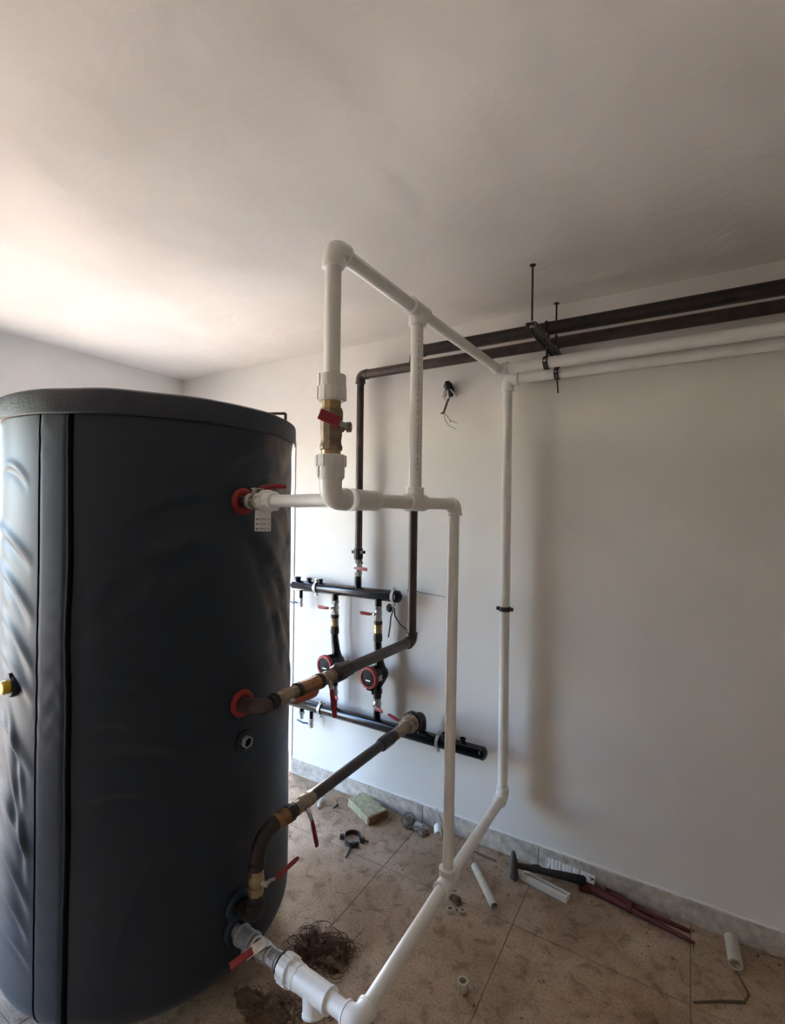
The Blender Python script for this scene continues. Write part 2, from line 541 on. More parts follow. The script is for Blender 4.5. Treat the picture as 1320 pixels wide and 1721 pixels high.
# skirting: stone pieces with a ragged mortar line on top
def skirting(name, p0, p1, n, pitch, origin):
    p0, p1, n = V(p0), V(p1), V(n)
    d = (p1 - p0); L = d.length; d.normalize()
    SH, ST = 0.092, 0.013
    N = int(L / 0.02)
    vs, fs = [], []
    for i in range(N + 1):
        s = L * i / N
        z = SH + 0.007 + 0.004 * noise.noise(V((s * 14, 1.7, 0))) + 0.004 * noise.noise(V((s * 60, 5, 0)))
        for off, zz in ((0, 0.0), (0.006, 0.0), (0.006, z - 0.004), (0, z)):
            vs.append(p0 + d * s + n * off + V((0, 0, zz)))
    for i in range(N):
        for k in range(3):
            fs.append((i * 4 + k, i * 4 + k + 1, (i + 1) * 4 + k + 1, (i + 1) * 4 + k))
    base = struct(MB().add(vs, fs), name, 'wall')
    s = -((origin) % pitch) if origin else 0.0
    s = -pitch + (origin % pitch)
    while s < L:
        a, b = max(0, s) + 0.0015, min(L, s + pitch) - 0.0015
        if b - a > 0.02:
            c = p0 + d * ((a + b) / 2) + n * (ST / 2 + random.uniform(0, 0.0015)) + V((0, 0, SH / 2))
            MB().box(c, (b - a, ST, SH), (d, n, V((0, 0, 1)))).build('tile', 'skirt', base, smooth=False, bevel=0.0015)
        s += pitch
    return base


skirting('baseboard_back', (DOOR_X1 + 0.004, WB, 0), (WR, WB, 0), (0, -1, 0), TP, GX - DOOR_X1)
skirting('baseboard_left', (WL, OPENINGS[1][1], 0), (WL, WB, 0), (1, 0, 0), TP, 0.3)
skirting('baseboard_right', (WR, WB, 0), (WR, WF, 0), (-1, 0, 0), TP, 0.2)
skirting('baseboard_front', (WR, WF, 0), (WL, WF, 0), (0, 1, 0), TP, 0.4)

# outside: pale sunlit yard, white garden wall across the alley
struct(MB().bb(-30, 26, -26, 30, -0.5, -0.201), 'ground', 'soil', smooth=False)
g = struct(MB().bb(-9.0, 4.0, 3.7, 3.9, -0.201, 2.3), 'wall_alley', 'outer', smooth=False)
MB().bb(-9.05, 4.05, 3.66, 3.94, 2.3, 2.36).build('coping', 'outer', g, smooth=False)

# ------------------------------------------------------------------ storage tank
TX, TY, TR = -1.808, 1.211, 0.508
TZ0, TZ1 = 0.06, 1.955
tank = thing('storage_tank', 'tall cylindrical hot water tank in a wrinkled charcoal fabric jacket', 'tank', (TX, TY, 0))


def tpos(th, z, r=TR):
    return V((TX + r * math.cos(th), TY + r * math.sin(th), z))


D2R = PI / 180
folds = [
    # th0, z0, th1, z1 (degrees, metres), half width, depth
    (-112, 1.62, -78, 1.50, .018, .007), (-108, 1.50, -77, 1.33, .02, .008), (-105, 1.36, -76, 1.16, .018, .007),
    (-110, 1.24, -76, 1.08, .016, .005), (-104, 1.02, -76, .86, .02, .006), (-108, .82, -76, .60, .02, .008),
    (-106, .66, -76, .44, .018, .007), (-104, .50, -77, .36, .016, .006), (-100, .34, -76, .28, .014, .004),
    (-100, 1.80, -80, 1.74, .012, .004), (-96, 1.12, -80, .72, .014, .005), (-94, .92, -78, .52, .014, .005),
    (-60, 1.36, -12, 1.62, .025, .004), (-58, 1.24, -16, 1.46, .022, .003), (-50, 1.60, -14, 1.73, .02, .004),
    (-40, 1.38, -20, 1.55, .018, .003), (-60, 1.15, -30, 1.10, .02, .003), (-55, .96, -24, .90, .02, .003),
    (-60, .78, -36, .80, .012, .0025), (-48, .30, -24, .74, .012, .003), (-56, 1.02, -40, .99, .016, .003),
    (-5, 1.66, 30, 1.25, .03, .007), (4, 1.80, 36, 1.52, .03, .006), (0, 1.60, 26, 1.05, .025, .005),
    (10, 1.40, 40, 1.08, .02, .005), (-18, 1.75, 10, 1.90, .02, .004), (20, 1.2, 42, .9, .02, .004),
]


def jacket_r(th, z):
    t = math.degrees(th)
    r = 0.0
    for a0, z0, a1, z1, w, dp in folds:
        ax, ay = a0 * D2R * TR, z0
        bx, by = a1 * D2R * TR, z1
        px, py = t * D2R * TR, z
        dx, dy = bx - ax, by - ay
        L2 = dx * dx + dy * dy
        u = ((px - ax) * dx + (py - ay) * dy) / L2
        if u < -0.15 or u > 1.15: continue
        bend = 0.03 * math.sin(PI * min(max(u, 0), 1))
        n = ((px - ax) * dy - (py - ay) * dx) / math.sqrt(L2) + bend
        if abs(n) > 4 * w: continue
        fade = max(0.0, 1 - (2 * u - 1) ** 2)
        r += 1.5 * dp * fade * (math.exp(-(n / w) ** 2) - 0.8 * math.exp(-((n - 1.6 * w) / w) ** 2))
    r += 0.004 * noise.noise(V((math.cos(th) * 2.2, math.sin(th) * 2.2, z * 2.6)))
    # puckered cross-wrinkles on the seam flap
    if -76 < t < -62:
        r += 0.0016 * math.sin(z * 70 + 3 * noise.noise(V((t * .2, z * 3, 2)))) * max(0, noise.noise(V((1, z * 2.2, 9))) + .25)
    return r


NT, NZ = 420, 190
vs, fs = [], []
for j in range(NZ + 1):
    z = TZ0 + (TZ1 - TZ0) * j / NZ
    rr = TR
    if z < TZ0 + 0.10:
        q = (TZ0 + 0.10 - z) / 0.10
        rr = TR - 0.10 * (1 - math.sqrt(max(0, 1 - q * q)))
    for i in range(NT):
        th = -PI + 2 * PI * i / NT
        vs.append(tpos(th, z, rr + jacket_r(th, z) * min(1, (z - TZ0) / 0.1)))
for j in range(NZ):
    for i in range(NT):
        i2 = (i + 1) % NT
        fs.append((j * NT + i, j * NT + i2, (j + 1) * NT + i2, (j + 1) * NT + i))
fs.append(tuple(reversed(range(NT))))
fs.append(tuple(NZ * NT + i for i in range(NT)))
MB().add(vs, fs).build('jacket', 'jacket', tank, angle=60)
# feet under the jacket
for k in range(3):
    a = k * 2 * PI / 3 + 0.4
    MB().tube(tpos(a, 0, .33), tpos(a, 0.09, .33), .05, 20).build('foot', 'iron', tank)


def strip(t0, t1, off, zz0, zz1, wob=0.0, nth=6, nz=150, roundp=False):
    vs, fs = [], []
    for j in range(nz + 1):
        z = zz0 + (zz1 - zz0) * j / nz
        w = wob * noise.noise(V((3.1, z * 3.5, 0)))
        cut = 0.0
        if z < TZ0 + 0.10:
            q = (TZ0 + 0.10 - z) / 0.10
            cut = 0.10 * (1 - math.sqrt(max(0, 1 - q * q)))
        for i in range(nth + 1):
            u = i / nth
            th = (t0 + (t1 - t0) * u) * D2R + w
            o = off * (math.sin(PI * u) ** .5 if roundp else min(1, 8 * min(u, 1 - u)))
            vs.append(tpos(th, z, TR - cut + jacket_r(th, z) + o))
    for j in range(nz):
        for i in range(nth):
            k = j * (nth + 1) + i
            fs.append((k, k + 1, k + nth + 2, k + nth + 1))
    return MB().add(vs, fs)


strip(-75.2, -64, .0022, TZ0 + .03, TZ1, .004, nth=16).build('seam_flap', 'jacket', tank, angle=60)
strip(-64.2, -61.7, .007, TZ0 + .03, TZ1, .012, nth=8, roundp=True).build('zip', 'zip', tank, angle=60)
strip(-75.5, -74.9, .003, TZ0 + .03, TZ1, .004, nth=4, roundp=True).build('stitching', 'zip', tank, angle=60)

# lid with a turned-down lip
prof = [(1.944, .506), (1.944, .5185), (1.948, .5215), (2.004, .5215), (2.014, .519), (2.021, .508), (2.026, .45), (2.034, .25), (2.036, .001)]
vs, fs = [], []
NS = 160
for z, r in prof:
    for k in range(NS):
        a = 2 * PI * k / NS
        dz = 0.003 * noise.noise(V((math.cos(a) * 3, math.sin(a) * 3, 4))) + 0.008 * math.sin(a + 2.6)
        rr = r + 0.0025 * noise.noise(V((math.cos(a) * 4, math.sin(a) * 4, z * 8)))
        vs.append(V((TX + rr * math.cos(a), TY + rr * math.sin(a), z + dz)))
for i in range(len(prof) - 1):
    for k in range(NS):
        k2 = (k + 1) % NS
        fs.append((i * NS + k, i * NS + k2, (i + 1) * NS + k2, (i + 1) * NS + k))
MB().add(vs, fs).build('lid', 'lid', tank)
mb = MB()
b0, b1 = V((-1.397, 1.473, 2.062)), V((-1.66, 1.335, 2.058))
mb.bar(b0, b1, .006, .010, (0, 0, 1))
mb.bar(b0, b0 - V((0, 0, .05)), .006, .010, b1 - b0)
q = b0.lerp(b1, .42)
mb.bar(q, q - V((0, 0, .04)), .006, .010, b1 - b0)
mb.bar(b1, b1 - V((0, 0, .04)), .006, .010, b1 - b0)
mb.build('lid_bracket', 'iron', tank, smooth=False)
# port collars
XD = V((1, 0, 0))


def port(th, z, R, r, mt, name='port_collar'):
    th *= D2R
    d = V((math.cos(th), math.sin(th), 0))
    c = tpos(th, z, TR + .004)
    return MB().torus(c, d, R, r, 40, 14, .8).build(name, mt, tank)


port(-4.6, 1.700, .034, .0125, 'red')
port(-4.0, 1.014, .034, .0125, 'red')
port(-4.5, 0.330, .037, .014, 'blue')
port(-5.4, 0.256, .037, .014, 'blue')
port(-2.6, .881, .027, .009, 'black')
th = -2.6 * D2R
d = V((math.cos(th), math.sin(th), 0)); c = tpos(th, .881, TR)
nut = MB().lathe(c, d, [(0, .0215), (.022, .0215), (.024, .0200), (.024, .0158), (.018, .0150)], 6, .3, caps=False).build('hex_nut', 'galv', tank, angle=20)
tag(nut, 'empty zinc hex socket')
MB().tube(c, c + d * .0195, .0153, 24).build('bore_shade', 'zip', nut)  # black disc in place of the shade inside the open socket
# thermometer knob on the left side
th = -88.5 * D2R
d = V((math.cos(th), math.sin(th), 0)); c = tpos(th, 1.118, TR)
g = MB().lathe(c - d * .01, d, [(0, .034), (.016, .034), (.022, .030)], 28).build('gauge_grommet', 'black', tank)
g2 = MB().lathe(c + d * .011, d, [(0, .021), (.014, .021), (.02, .017), (.022, .005)], 28).build('gauge_cap', 'yellow', g)
tag(g2, 'yellow plastic cap')
MB().tube(c + V((0, 0, .031)) - d * .005, c + V((0, 0, .031)) + d * .012, .009, 18).build('gauge_plug', 'black', tank)

# ------------------------------------------------------------------ pipework
PR, FR = .0197, .0262          # plastic pipe and fitting radius


def elbow(p, A, B, parent, mt='ppr2', r=FR, L=.046, lip=True, name='elbow'):
    mb = MB().sweep(arc(p, A, B, L, r * 1.25, 9), r, 28)
    if lip:
        for q in (A, B):
            q = V(q).normalized()
            mb.lathe(V(p) + q * (L - .007), q, [(0, r), (.001, r * 1.06), (.008, r * 1.06), (.009, r * .98)], 28)
    return mb.build(name, mt, parent)


def tee(p, run, br, parent, mt='ppr2', r=FR, L=.048, Lb=.046, name='tee', lip=True):
    run, br = V(run).normalized(), V(br).normalized()
    mb = MB().tube(V(p) - run * L, V(p) + run * L, r)
    mb.tube(V(p), V(p) + br * Lb, r)
    if lip:
        for q, l in ((run, L), (-run, L), (br, Lb)):
            mb.lathe(V(p) + q * (l - .007), q, [(0, r), (.001, r * 1.06), (.008, r * 1.06), (.009, r * .98)], 28)
    return mb.build(name, mt, parent)


def pipe(a, b, parent, mt='ppr', r=PR):
    return MB().tube(a, b, r).build('pipe', mt, parent)


def union_nut(p, d, parent, L=.032, r=.037, n=10, name='union_nut', mt='ppr2'):
    """coupling nut with broad ribs"""
    x, y, d = frame_of(V(d))
    mb = MB().lathe(p, d, [(0, r * .86), (L * .12, r * .93), (L * .9, r * .93), (L, r * .84)], 36)
    for k in range(n):
        a = 2 * PI * k / n
        e = x * math.cos(a) + y * math.sin(a)
        s = d.cross(e)
        mb.box(V(p) + d * (L * .52) + e * (r * .93), (r * .13, r * .36, L * .84), (e, s, d))
    return mb.build(name, mt, parent)


def union_body(p, d, parent, L=.03, r=.032, n=4, name='union_socket', mt='ppr2'):
    x, y, d = frame_of(V(d))
    mb = MB().lathe(p, d, [(0, r), (L * .85, r), (L, r * .9)], 32)
    for k in range(n):
        a = 2 * PI * k / n + .5
        e = x * math.cos(a) + y * math.sin(a)
        mb.box(V(p) + d * (L * .42) + e * r, (.005, .010, L * .84), (e, d.cross(e), d))
    return mb.build(name, mt, parent)


def valve(name, label, p, d, L, r, stem, lever, parent_mt='brass', grip='lever', Lh=.085, group=None, sl=.016, wgrip=.020, tail=.02):
    """ball valve: p start of the body, d axis, stem direction and lever direction"""
    p, d = V(p), V(d).normalized()
    stem, lever = V(stem).normalized(), V(lever).normalized()
    t = thing(name, label, 'valve', p, group)
    mb = MB()
    e = L * .27
    mb.lathe(p, d, [(0, r * .9), (e * .1, r * 1.08), (e * .9, r * 1.08), (e, r * .92)], 8, .2)
    mb.lathe(p + d * e * .9, d, [(0, r * .85), (L * .05, r * .95), (L * .17, r * 1.1), (L * .28, r * 1.16), (L * .4, r * 1.1), (L * .51, r * .95), (L * .56, r * .85)], 24)
    mb.lathe(p + d * (L - e), d, [(0, r * .92), (e * .1, r * 1.08), (e * .9, r * 1.08), (e, r * .9)], 8, .2)
    mb.build('valve_body', parent_mt, t, angle=25)
    c = p + d * (L * .5)
    s0 = c + stem * r
    s1 = c + stem * (r * 1.1 + sl)
    mb = MB().tube(s0, s1, r * .36, 14)
    mb.hexa(s1 - stem * .002, stem, .007, r * .36)
    mb.build('stem', 'chrome', t)
    h0 = s1 - stem * .002
    k = tail
    up_ = lever * k + stem * .010
    mb = MB().bar(h0 - lever * .008, h0 + lever * (k * .6), .016, .0025, stem)
    mb.bar(h0 + lever * (k * .5), h0 + up_, .014, .0025, stem)
    hd = mb.build('lever_plate', 'chrome', t, smooth=False)
    a, b = h0 + up_ - lever * .004, h0 + up_ + lever * Lh
    n = stem
    s = n.cross(lever)
    mb = MB()
    N = 6
    vs, fs = [], []
    sec = 10
    for i in range(N + 1):
        u = i / N
        w = wgrip * (.9 + .15 * u) * (1 if i not in (0, N) else .82)
        th_ = .0095 * (1 if i not in (0, N) else .7)
        cc = a.lerp(b, u)
        for q in range(sec):
            an = 2 * PI * q / sec
            ca, sa = math.cos(an), math.sin(an)
            sx = math.copysign(abs(ca) ** .6, ca); sy = math.copysign(abs(sa) ** .6, sa)
            vs.append(cc + s * (sx * w / 2) + n * (sy * th_ / 2))
    for i in range(N):
        for q in range(sec):
            q2 = (q + 1) % sec
            fs.append((i * sec + q, i * sec + q2, (i + 1) * sec + q2, (i + 1) * sec + q))
    fs.append(tuple(reversed(range(sec)))); fs.append(tuple(N * sec + q for q in range(sec)))
    MB().add(vs, fs).build('lever_grip', grip, hd)
    return t


PX = -.737
ZT, ZM, ZL = 2.302, 1.701, .340
Y1, Y1b, Y2, Y3 = .933, 1.064, 1.358, 1.662
XA, YA, ZA = V((1, 0, 0)), V((0, 1, 0)), V((0, 0, 1))

# --- white loop standing in front: riser, top run, two drops, link to the tank
loop = thing('white_pipe_loop', 'white plastic pipe loop rising from the tank nearly to the ceiling, with two drops', 'pipe', (PX, Y1, ZM))
YC = 2.13
elbow((PX, Y1, ZT), -ZA, YA, loop)
pipe((PX, Y1, ZT - .04), (PX, Y1, 1.985), loop)
pipe((PX, Y1 + .04, ZT), (PX, Y2 - .04, ZT), loop)
tee((PX, Y2, ZT), YA, -ZA, loop)
pipe((PX, Y2 + .04, ZT), (PX, YC - .04, ZT + .010), loop)
pipe((PX, Y2, ZT - .04), (PX, Y2, ZM + .04), loop)
tee((PX, Y2, ZM), YA, ZA, loop)
elbow((PX, Y1, ZM), ZA, YA, loop, L=.056, r=.0275)
pipe((PX, Y1, ZM + .04), (PX, Y1, 1.772), loop)
tee((PX, Y1b + .008, ZM), YA, (-.98, .17, 0), loop, L=.056, r=.0275)
pipe((PX, Y1b + .05, ZM), (PX, Y3 - .03, ZM), loop)
elbow((PX, Y3, ZM), -YA, -ZA, loop, L=.038)
pipe((PX, Y3 - .004, ZM - .03), (PX, Y3 - .022, ZL + .04), loop)
# faint maker's line printed down the first drop
mb = MB(); zz = ZT - .07
pn = (-fw + rt * .25).normalized(); psd = ZA.cross(pn).normalized()
prn = random.Random(21)
while zz > ZM + .08:
    hh = prn.uniform(.002, .006)
    mb.box(V((PX, Y2, zz)) + pn * (PR + .0001), (.0032, hh, .0006), (psd, ZA, pn))
    zz -= hh + prn.choice((.0015, .002, .003, .012))
mb.build('print', 'greyink', loop, smooth=False)
# union pieces around the riser valve
union_body((PX, Y1, 1.996), (0, 0, -1), loop, L=.034, r=.033)
union_nut((PX, Y1, 1.970), (0, 0, -1), loop, L=.036, r=.0355, n=8)
union_nut((PX, Y1, 1.806), (0, 0, -1), loop, L=.030, r=.0375, n=10)
union_body((PX, Y1, 1.780), (0, 0, -1), loop, L=.034, r=.032)
# link to the tank port
T1 = V((-1.300, 1.1625, ZM)); T2 = V((PX, Y1b + .008, ZM))
dl = (T2 - T1).normalized(); LT = (T2 - T1).length
pipe(T1 + dl * .17, T2 - dl * .03, loop)
union_nut(T1 + dl * .128, dl, loop, L=.030, r=.036, n=10)
union_body(T1 + dl * .152, dl, loop, L=.036, r=.031)
# top run joins the nearer white wall pipe
elbow((PX, YC, ZT + .012), -YA, XA, loop, L=.042)
pipe((PX + .03, YC, ZT + .012), (WR - .002, YC, ZT + .018), loop, r=.0235)

# brass valve in the riser
rv = thing('riser_valve', 'brass ball valve with a red lever lying across it, in the tall white riser', 'valve', (PX, Y1, 1.80))
mb = MB()
mb.lathe((PX, Y1, 1.936), (0, 0, -1), [(0, .023), (.018, .023), (.019, .0265), (.028, .0265)], 10, .1)
mb.build('top_collar', 'brass2', rv, angle=25)
mb = MB()
mb.lathe((PX, Y1, 1.914), (0, 0, -1), [(0, .026), (.003, .0285), (.022, .0285), (.026, .0265), (.060, .0265), (.066, .0255), (.075, .0245), (.083, .0255), (.088, .028), (.096, .0275), (.098, .024)], 10, .1)
mb.build('valve_body', 'brass', rv, angle=25)
MB().lathe((PX, Y1, 1.817), (0, 0, -1), [(0, .0235), (.016, .0235)], 24).build('bottom_collar', 'brass2', rv)
cs = (fw * -1 + rt * .0)
side = (rt * 0.985 + fw * -.1).normalized()
cc = V((PX, Y1, 1.872))
MB().lathe(cc + side * .02, side, [(0, .012), (.010, .012), (.011, .0075), (.018, .0075), (.018, .0125), (.027, .0125), (.029, .010)], 16).build('stem', 'brass', rv)
front = -fw
a = cc + front * .034 + rt * -.024 + V((0, 0, .026)); b = cc + front * .034 + rt * .024 + V((0, 0, .006))
rlp = MB().bar(b - rt * .004, cc + side * .040 + front * .014, .012, .003, front).build('lever_plate', 'chrome', rv, smooth=False)
MB().bar(a, b, .026, .006, front).build('lever_grip', 'lever', rlp, smooth=False, bevel=.002)

# nickel valve at the top tank port
pt = thing('tank_outlet_valve', 'nickel ball valve with a red lever at the topmost tank port', 'valve', T1)
MB().tube(T1 - dl * .01, T1 + dl * .055, .0195).build('nipple', 'steel', pt)
MB().lathe(T1 + dl * .048, dl, [(0, .022), (.004, .0265), (.014, .0265), (.017, .023), (.030, .0245), (.044, .0265), (.052, .0265), (.055, .022)], 10).build('valve_body', 'chrome', pt, angle=25)
MB().torus(T1 + dl * .070, dl, .0245, .003, 28, 8).build('ring', 'chrome', pt)
MB().tube(T1 + dl * .100, T1 + dl * .13, .021).build('thread', 'chrome', pt)
sc_ = T1 + dl * .075
MB().tube(sc_ + ZA * .02, sc_ + ZA * .044, .007, 14).build('stem', 'chrome', pt)
a = sc_ + ZA * .041
lv = V((.55, .83, 0)).normalized()
MB().bar(a - lv * .012, a + lv * .03, .018, .003, ZA).build('lever_plate', 'chrome', pt, smooth=False)
MB().sweep([a + lv * .015, a + lv * .03 + ZA * .004, a + lv * .06 + ZA * .010, a + lv * .105 + ZA * .010], [.006, .009, .009, .007], 12).build('lever_grip', 'lever', pt)

# paper tag under that valve
tgp = T1 + dl * .105 + V((0, 0, -.028))
tg = thing('paper_tag', 'small white printed tag hanging under the topmost tank valve', 'tag', tgp - V((0, 0, .062)))
tn = (-fw * .9 + V((.1, -.1, .05))).normalized()
tsx = V((0, 0, 1)).cross(tn).normalized() * 1
tsy = tn.cross(tsx)
tcen = tgp - V((0, 0, .035)) + tsx * .012
MB().box(tcen, (.052, .070, .0015), (tsx, tsy, tn)).build('card', 'paper', tg, smooth=False)
mb = MB()
for k in range(3):
    yy = .004 - k * .0155
    mb.box(tcen + tn * .0011 + tsx * -.019 + tsy * yy, (.004, .006, .0004), (tsx, tsy, tn))
    for i in range(5):
        mb.box(tcen + tn * .0011 + tsx * (-.012 + i * .005) + tsy * (yy + .0015), (.0036, .0022, .0004), (tsx, tsy, tn))
        mb.box(tcen + tn * .0011 + tsx * (-.012 + i * .005) + tsy * (yy - .0025), (.003, .0014, .0004), (tsx, tsy, tn))
    mb.box(tcen + tn * .0011 + tsx * .019 + tsy * yy, (.004, .003, .0004), (tsx, tsy, tn))
mb.build('print', 'ink', tg, smooth=False)
MB().sweep([T1 + dl * .103 + V((0, 0, -.01)), tgp, tgp - V((0, 0, .004))], .001, 6).build('string', 'wire', tg)

# --- white wall run: pipe along the wall, long drop, low run back to the tank
YD = 2.310
low = thing('white_return_pipe', 'white plastic pipe along the wall, dropping to a low run back to the tank', 'pipe', (PX, YD, 0.0))
ZD = 2.312
XD_, ZLW = -.756, .309
pipe((XD_ + .03, YD, ZD), (WR - .002, YD, ZD + .012), low, r=.0235)
elbow((XD_, YD, ZD), XA, -ZA, low, L=.052, r=.030)
pipe((XD_, YD, ZD - .04), (XD_, YD, ZLW + .03), low, r=.0235)
elbow((XD_, YD, ZLW), ZA, -YA, low, L=.046, r=.029)
PE = V((PX - .002, 1.080, .318))
PTe = V((PX, Y3 - .026, ZL))
pipe((XD_, YD - .03, ZLW), PTe + YA * .03, low, r=.0215)
dle = (PE - PTe).normalized()
tee(PTe, YA, ZA, low, L=.055, r=.0285)
pipe(PTe + dle * .03, PE - dle * .03, low, r=.0215)
P4 = V((-1.300, 1.157, .256))
d4 = (PE - P4).normalized(); L4 = (PE - P4).length
elbow(PE, -dle, -d4, low, L=.044, r=.0285)
pipe(PE - d4 * .03, P4 + d4 * .30, low, r=.0235)
# tee with its branch pointing down, then the union
tee(P4 + d4 * (L4 - .175), d4, (.25, -.25, -1), low, L=.068, r=.032, Lb=.058)
union_body(P4 + d4 * .300, d4, low, L=.045, r=.031)
union_nut(P4 + d4 * .262, d4, low, L=.042, r=.0405, n=10)

# valve at the lowest port
lv4 = thing('tank_drain_valve', 'nickel ball valve with a red lever at the lowest tank port, before the white union', 'valve', P4)
MB().lathe(P4 - d4 * .012, d4, [(0, .021), (.05, .021)], 24).build('nipple', 'galv', lv4)
mb = MB().lathe(P4 + d4 * .036, d4, [(0, .030), (.003, .0335), (.012, .0335), (.014, .0305), (.060, .0305), (.062, .0335), (.072, .0335), (.075, .030)], 28)
mb.tube(P4 + d4 * .07, P4 + d4 * .07 + V((.05, -.15, -1)).normalized() * .055, .016)
mb.build('galvanised_tee', 'galv', lv4)
MB().lathe(P4 + d4 * .110, d4, [(0, .026), (.012, .029), (.018, .025), (.05, .030), (.07, .027), (.078, .024)], 12).build('valve_body', 'chrome', lv4, angle=25)
MB().lathe(P4 + d4 * .186, d4, [(0, .026), (.010, .027), (.014, .0245), (.03, .0245), (.032, .027), (.05, .027), (.052, .024), (.066, .024)], 10).build('tail_piece', 'chrome', lv4, angle=25)
MB().torus(P4 + d4 * .258, d4, .031, .005, 30, 8).build('gasket', 'black', lv4)
sn = (-fw * .75 + ZA * .75 - rt * .1).normalized()
sc_ = P4 + d4 * .145
MB().tube(sc_ + sn * .02, sc_ + sn * .052, .009, 14).build('stem', 'chrome', lv4)
hl = (-rt * .80 - ZA * .35 - fw * .35).normalized()
a = sc_ + sn * .048
MB().bar(a - hl * .03, a + hl * .035, .026, .0035, sn).build('lever_plate', 'chrome', lv4, smooth=False)
MB().torus(a - hl * .030, sn, .007, .002, 18, 6).build('locking_eye', 'chrome', lv4)
MB().bar(a + hl * .012, a + hl * .085, .022, .010, sn).build('lever_grip', 'lever', lv4, smooth=False, bevel=.003)

# --- brown flow pipe: wall run, drop, then out to the middle port
SR = .0215
BX, BY, BZ = -1.165, 2.13, 1.036
YB, ZB = 2.13, 2.460
flow = thing('brown_flow_pipe', 'brown steel pipe running on the hanger, dropping beside the pumps and out to the tank', 'pipe', (BX, BY, BZ))
pipe((BX + .02, YB, ZB), (WR - .002, YB, ZB - .012), flow, 'steel_dark', .0275)
elbow((BX, YB, ZB), XA, -ZA, flow, 'steel_dark', .029, .05)
pipe((BX, BY, ZB - .03), (BX, BY, BZ + .02), flow, 'steel', SR)
elbow((BX, BY, BZ), ZA, -YA, flow, 'steel_dark', .0275, .042)
pipe((BX, BY - .02, BZ), (BX, 1.59, BZ + .006), flow, 'steel', SR + .002)
FZ = 1.043
MB().lathe((BX, 1.612, FZ), -YA, [(0, .025), (.006, .031), (.045, .033), (.05, .036), (.088, .036), (.098, .030), (.106, .029)], 8, .2).build('union', 'steel_dark', flow, angle=25)
valve('flow_pump_side_valve', 'brass ball valve on the middle tank pipe, its red lever hanging straight down', (BX, 1.508, FZ), -YA, .078, .0225, XA * .75 - YA * .5 - ZA * .3, (.08, .12, -1), 'brass', 'lever', .10)
MB().lathe((BX, 1.434, FZ), -YA, [(0, .024), (.004, .029), (.018, .029), (.022, .025)], 20).build('collar', 'steel_dark', flow)
ck = thing('check_valve', 'orange bronze check valve between two brass valves on the middle tank pipe', 'valve', (BX, 1.36, FZ))
MB().lathe((BX, 1.414, FZ), -YA, [(0, .023), (.004, .0275), (.016, .0285), (.03, .0255), (.075, .0255), (.09, .028), (.102, .027), (.104, .023)], 10, .1).build('valve_body', 'check', ck, angle=25)
MB().lathe((BX, 1.315, FZ), -YA, [(0, .024), (.004, .0285), (.016, .0285), (.02, .025)], 20).build('collar', 'steel_dark', flow)
valve('flow_tank_side_valve', 'brass ball valve nearest the tank on the middle pipe, orange-red lever along it', (BX, 1.297, FZ), -YA, .098, .0225, (.86, 0, -.5), (.02, 1, -.04), 'brass', 'lever_orange', .105, wgrip=.032, sl=.002)
MB().lathe((BX, 1.202, FZ), -YA, [(0, .023), (.003, .027), (.012, .027), (.016, .0225), (.03, .0225)], 20).build('collar', 'steel_dark', flow)
FP = V((-1.300, 1.172, 1.014))
elbow((BX - .008, 1.145, FZ - .008), YA, V((-1, .12, -.12)), flow, 'steel', .0255, .045)
pipe(V((BX - .03, 1.148, FZ - .012)), FP - XA * .01, flow, 'steel', .022)

# --- second brown pipe: wall run to the corner elbow and down to the upper header
B2X, B2Y = -1.617, 2.310
head_feed = thing('brown_header_pipe', 'brown steel pipe nearest the wall, turning down to the upper black header', 'pipe', (B2X, B2Y, 1.40))
ZB2 = 2.450
pipe((B2X + .02, B2Y, ZB2), (WR - .002, B2Y, ZB2 + .012), head_feed, 'steel', .0255)
elbow((B2X, B2Y, ZB2), XA, -ZA, head_feed, 'steel', .0275, .047)
pipe((B2X, B2Y, ZB2 - .03), (B2X, B2Y, 1.445), head_feed, 'steel', .0205)
mb = MB().lathe((B2X, B2Y, 1.462), -ZA, [(0, .022), (.004, .025), (.034, .0255), (.06, .0255), (.064, .022)], 20)
mb.box((B2X, B2Y, 1.440), (.075, .03, .017))
mb.build('union', 'steel_dark', head_feed)
valve('header_feed_valve', 'nickel ball valve above the upper black header, red lever pointing right', (B2X, B2Y, 1.400), -ZA, .095, .0205, (.1, -1, 0), (1, -.12, 0), 'chrome', 'lever', .075)
MB().bar((B2X + .02, B2Y - .01, 1.405), (B2X + .042, B2Y - .02, 1.377), .008, .003, -fw).build('vent_arm', 'iron', head_feed, smooth=False)

# --- headers on the wall
HY = 2.310


def header(name, label, x0, x1, z):
    t = thing(name, label, 'header pipe', ((x0 + x1) / 2, HY, z))
    R = .0315
    prof = [(0, .004), (.003, .015), (.010, .025), (.020, R), (x1 - x0 - .03, R)]
    L = x1 - x0
    prof += [(L - .030, R), (L - .028, R * 1.04), (L - .016, R * 1.04), (L - .008, R * .8), (L - .002, R * .45), (L, .003)]
    MB().lathe((x0, HY, z), XA, prof, 36).build('header_body', 'header', t)
    return t


def stub(t, x, z, up_=True, L=.022, r=.0135, cap=True):
    s = 1 if up_ else -1
    mb = MB().tube((x, HY, z + s * .02), (x, HY, z + s * (.0315 + L)), r, 22)
    if cap: mb.lathe((x, HY, z + s * (.0315 + L * .45)), ZA * s, [(0, r), (.001, r * 1.14), (L * .5, r * 1.14), (L * .55, r)], 22)
    return mb.build('stub', 'header', t)


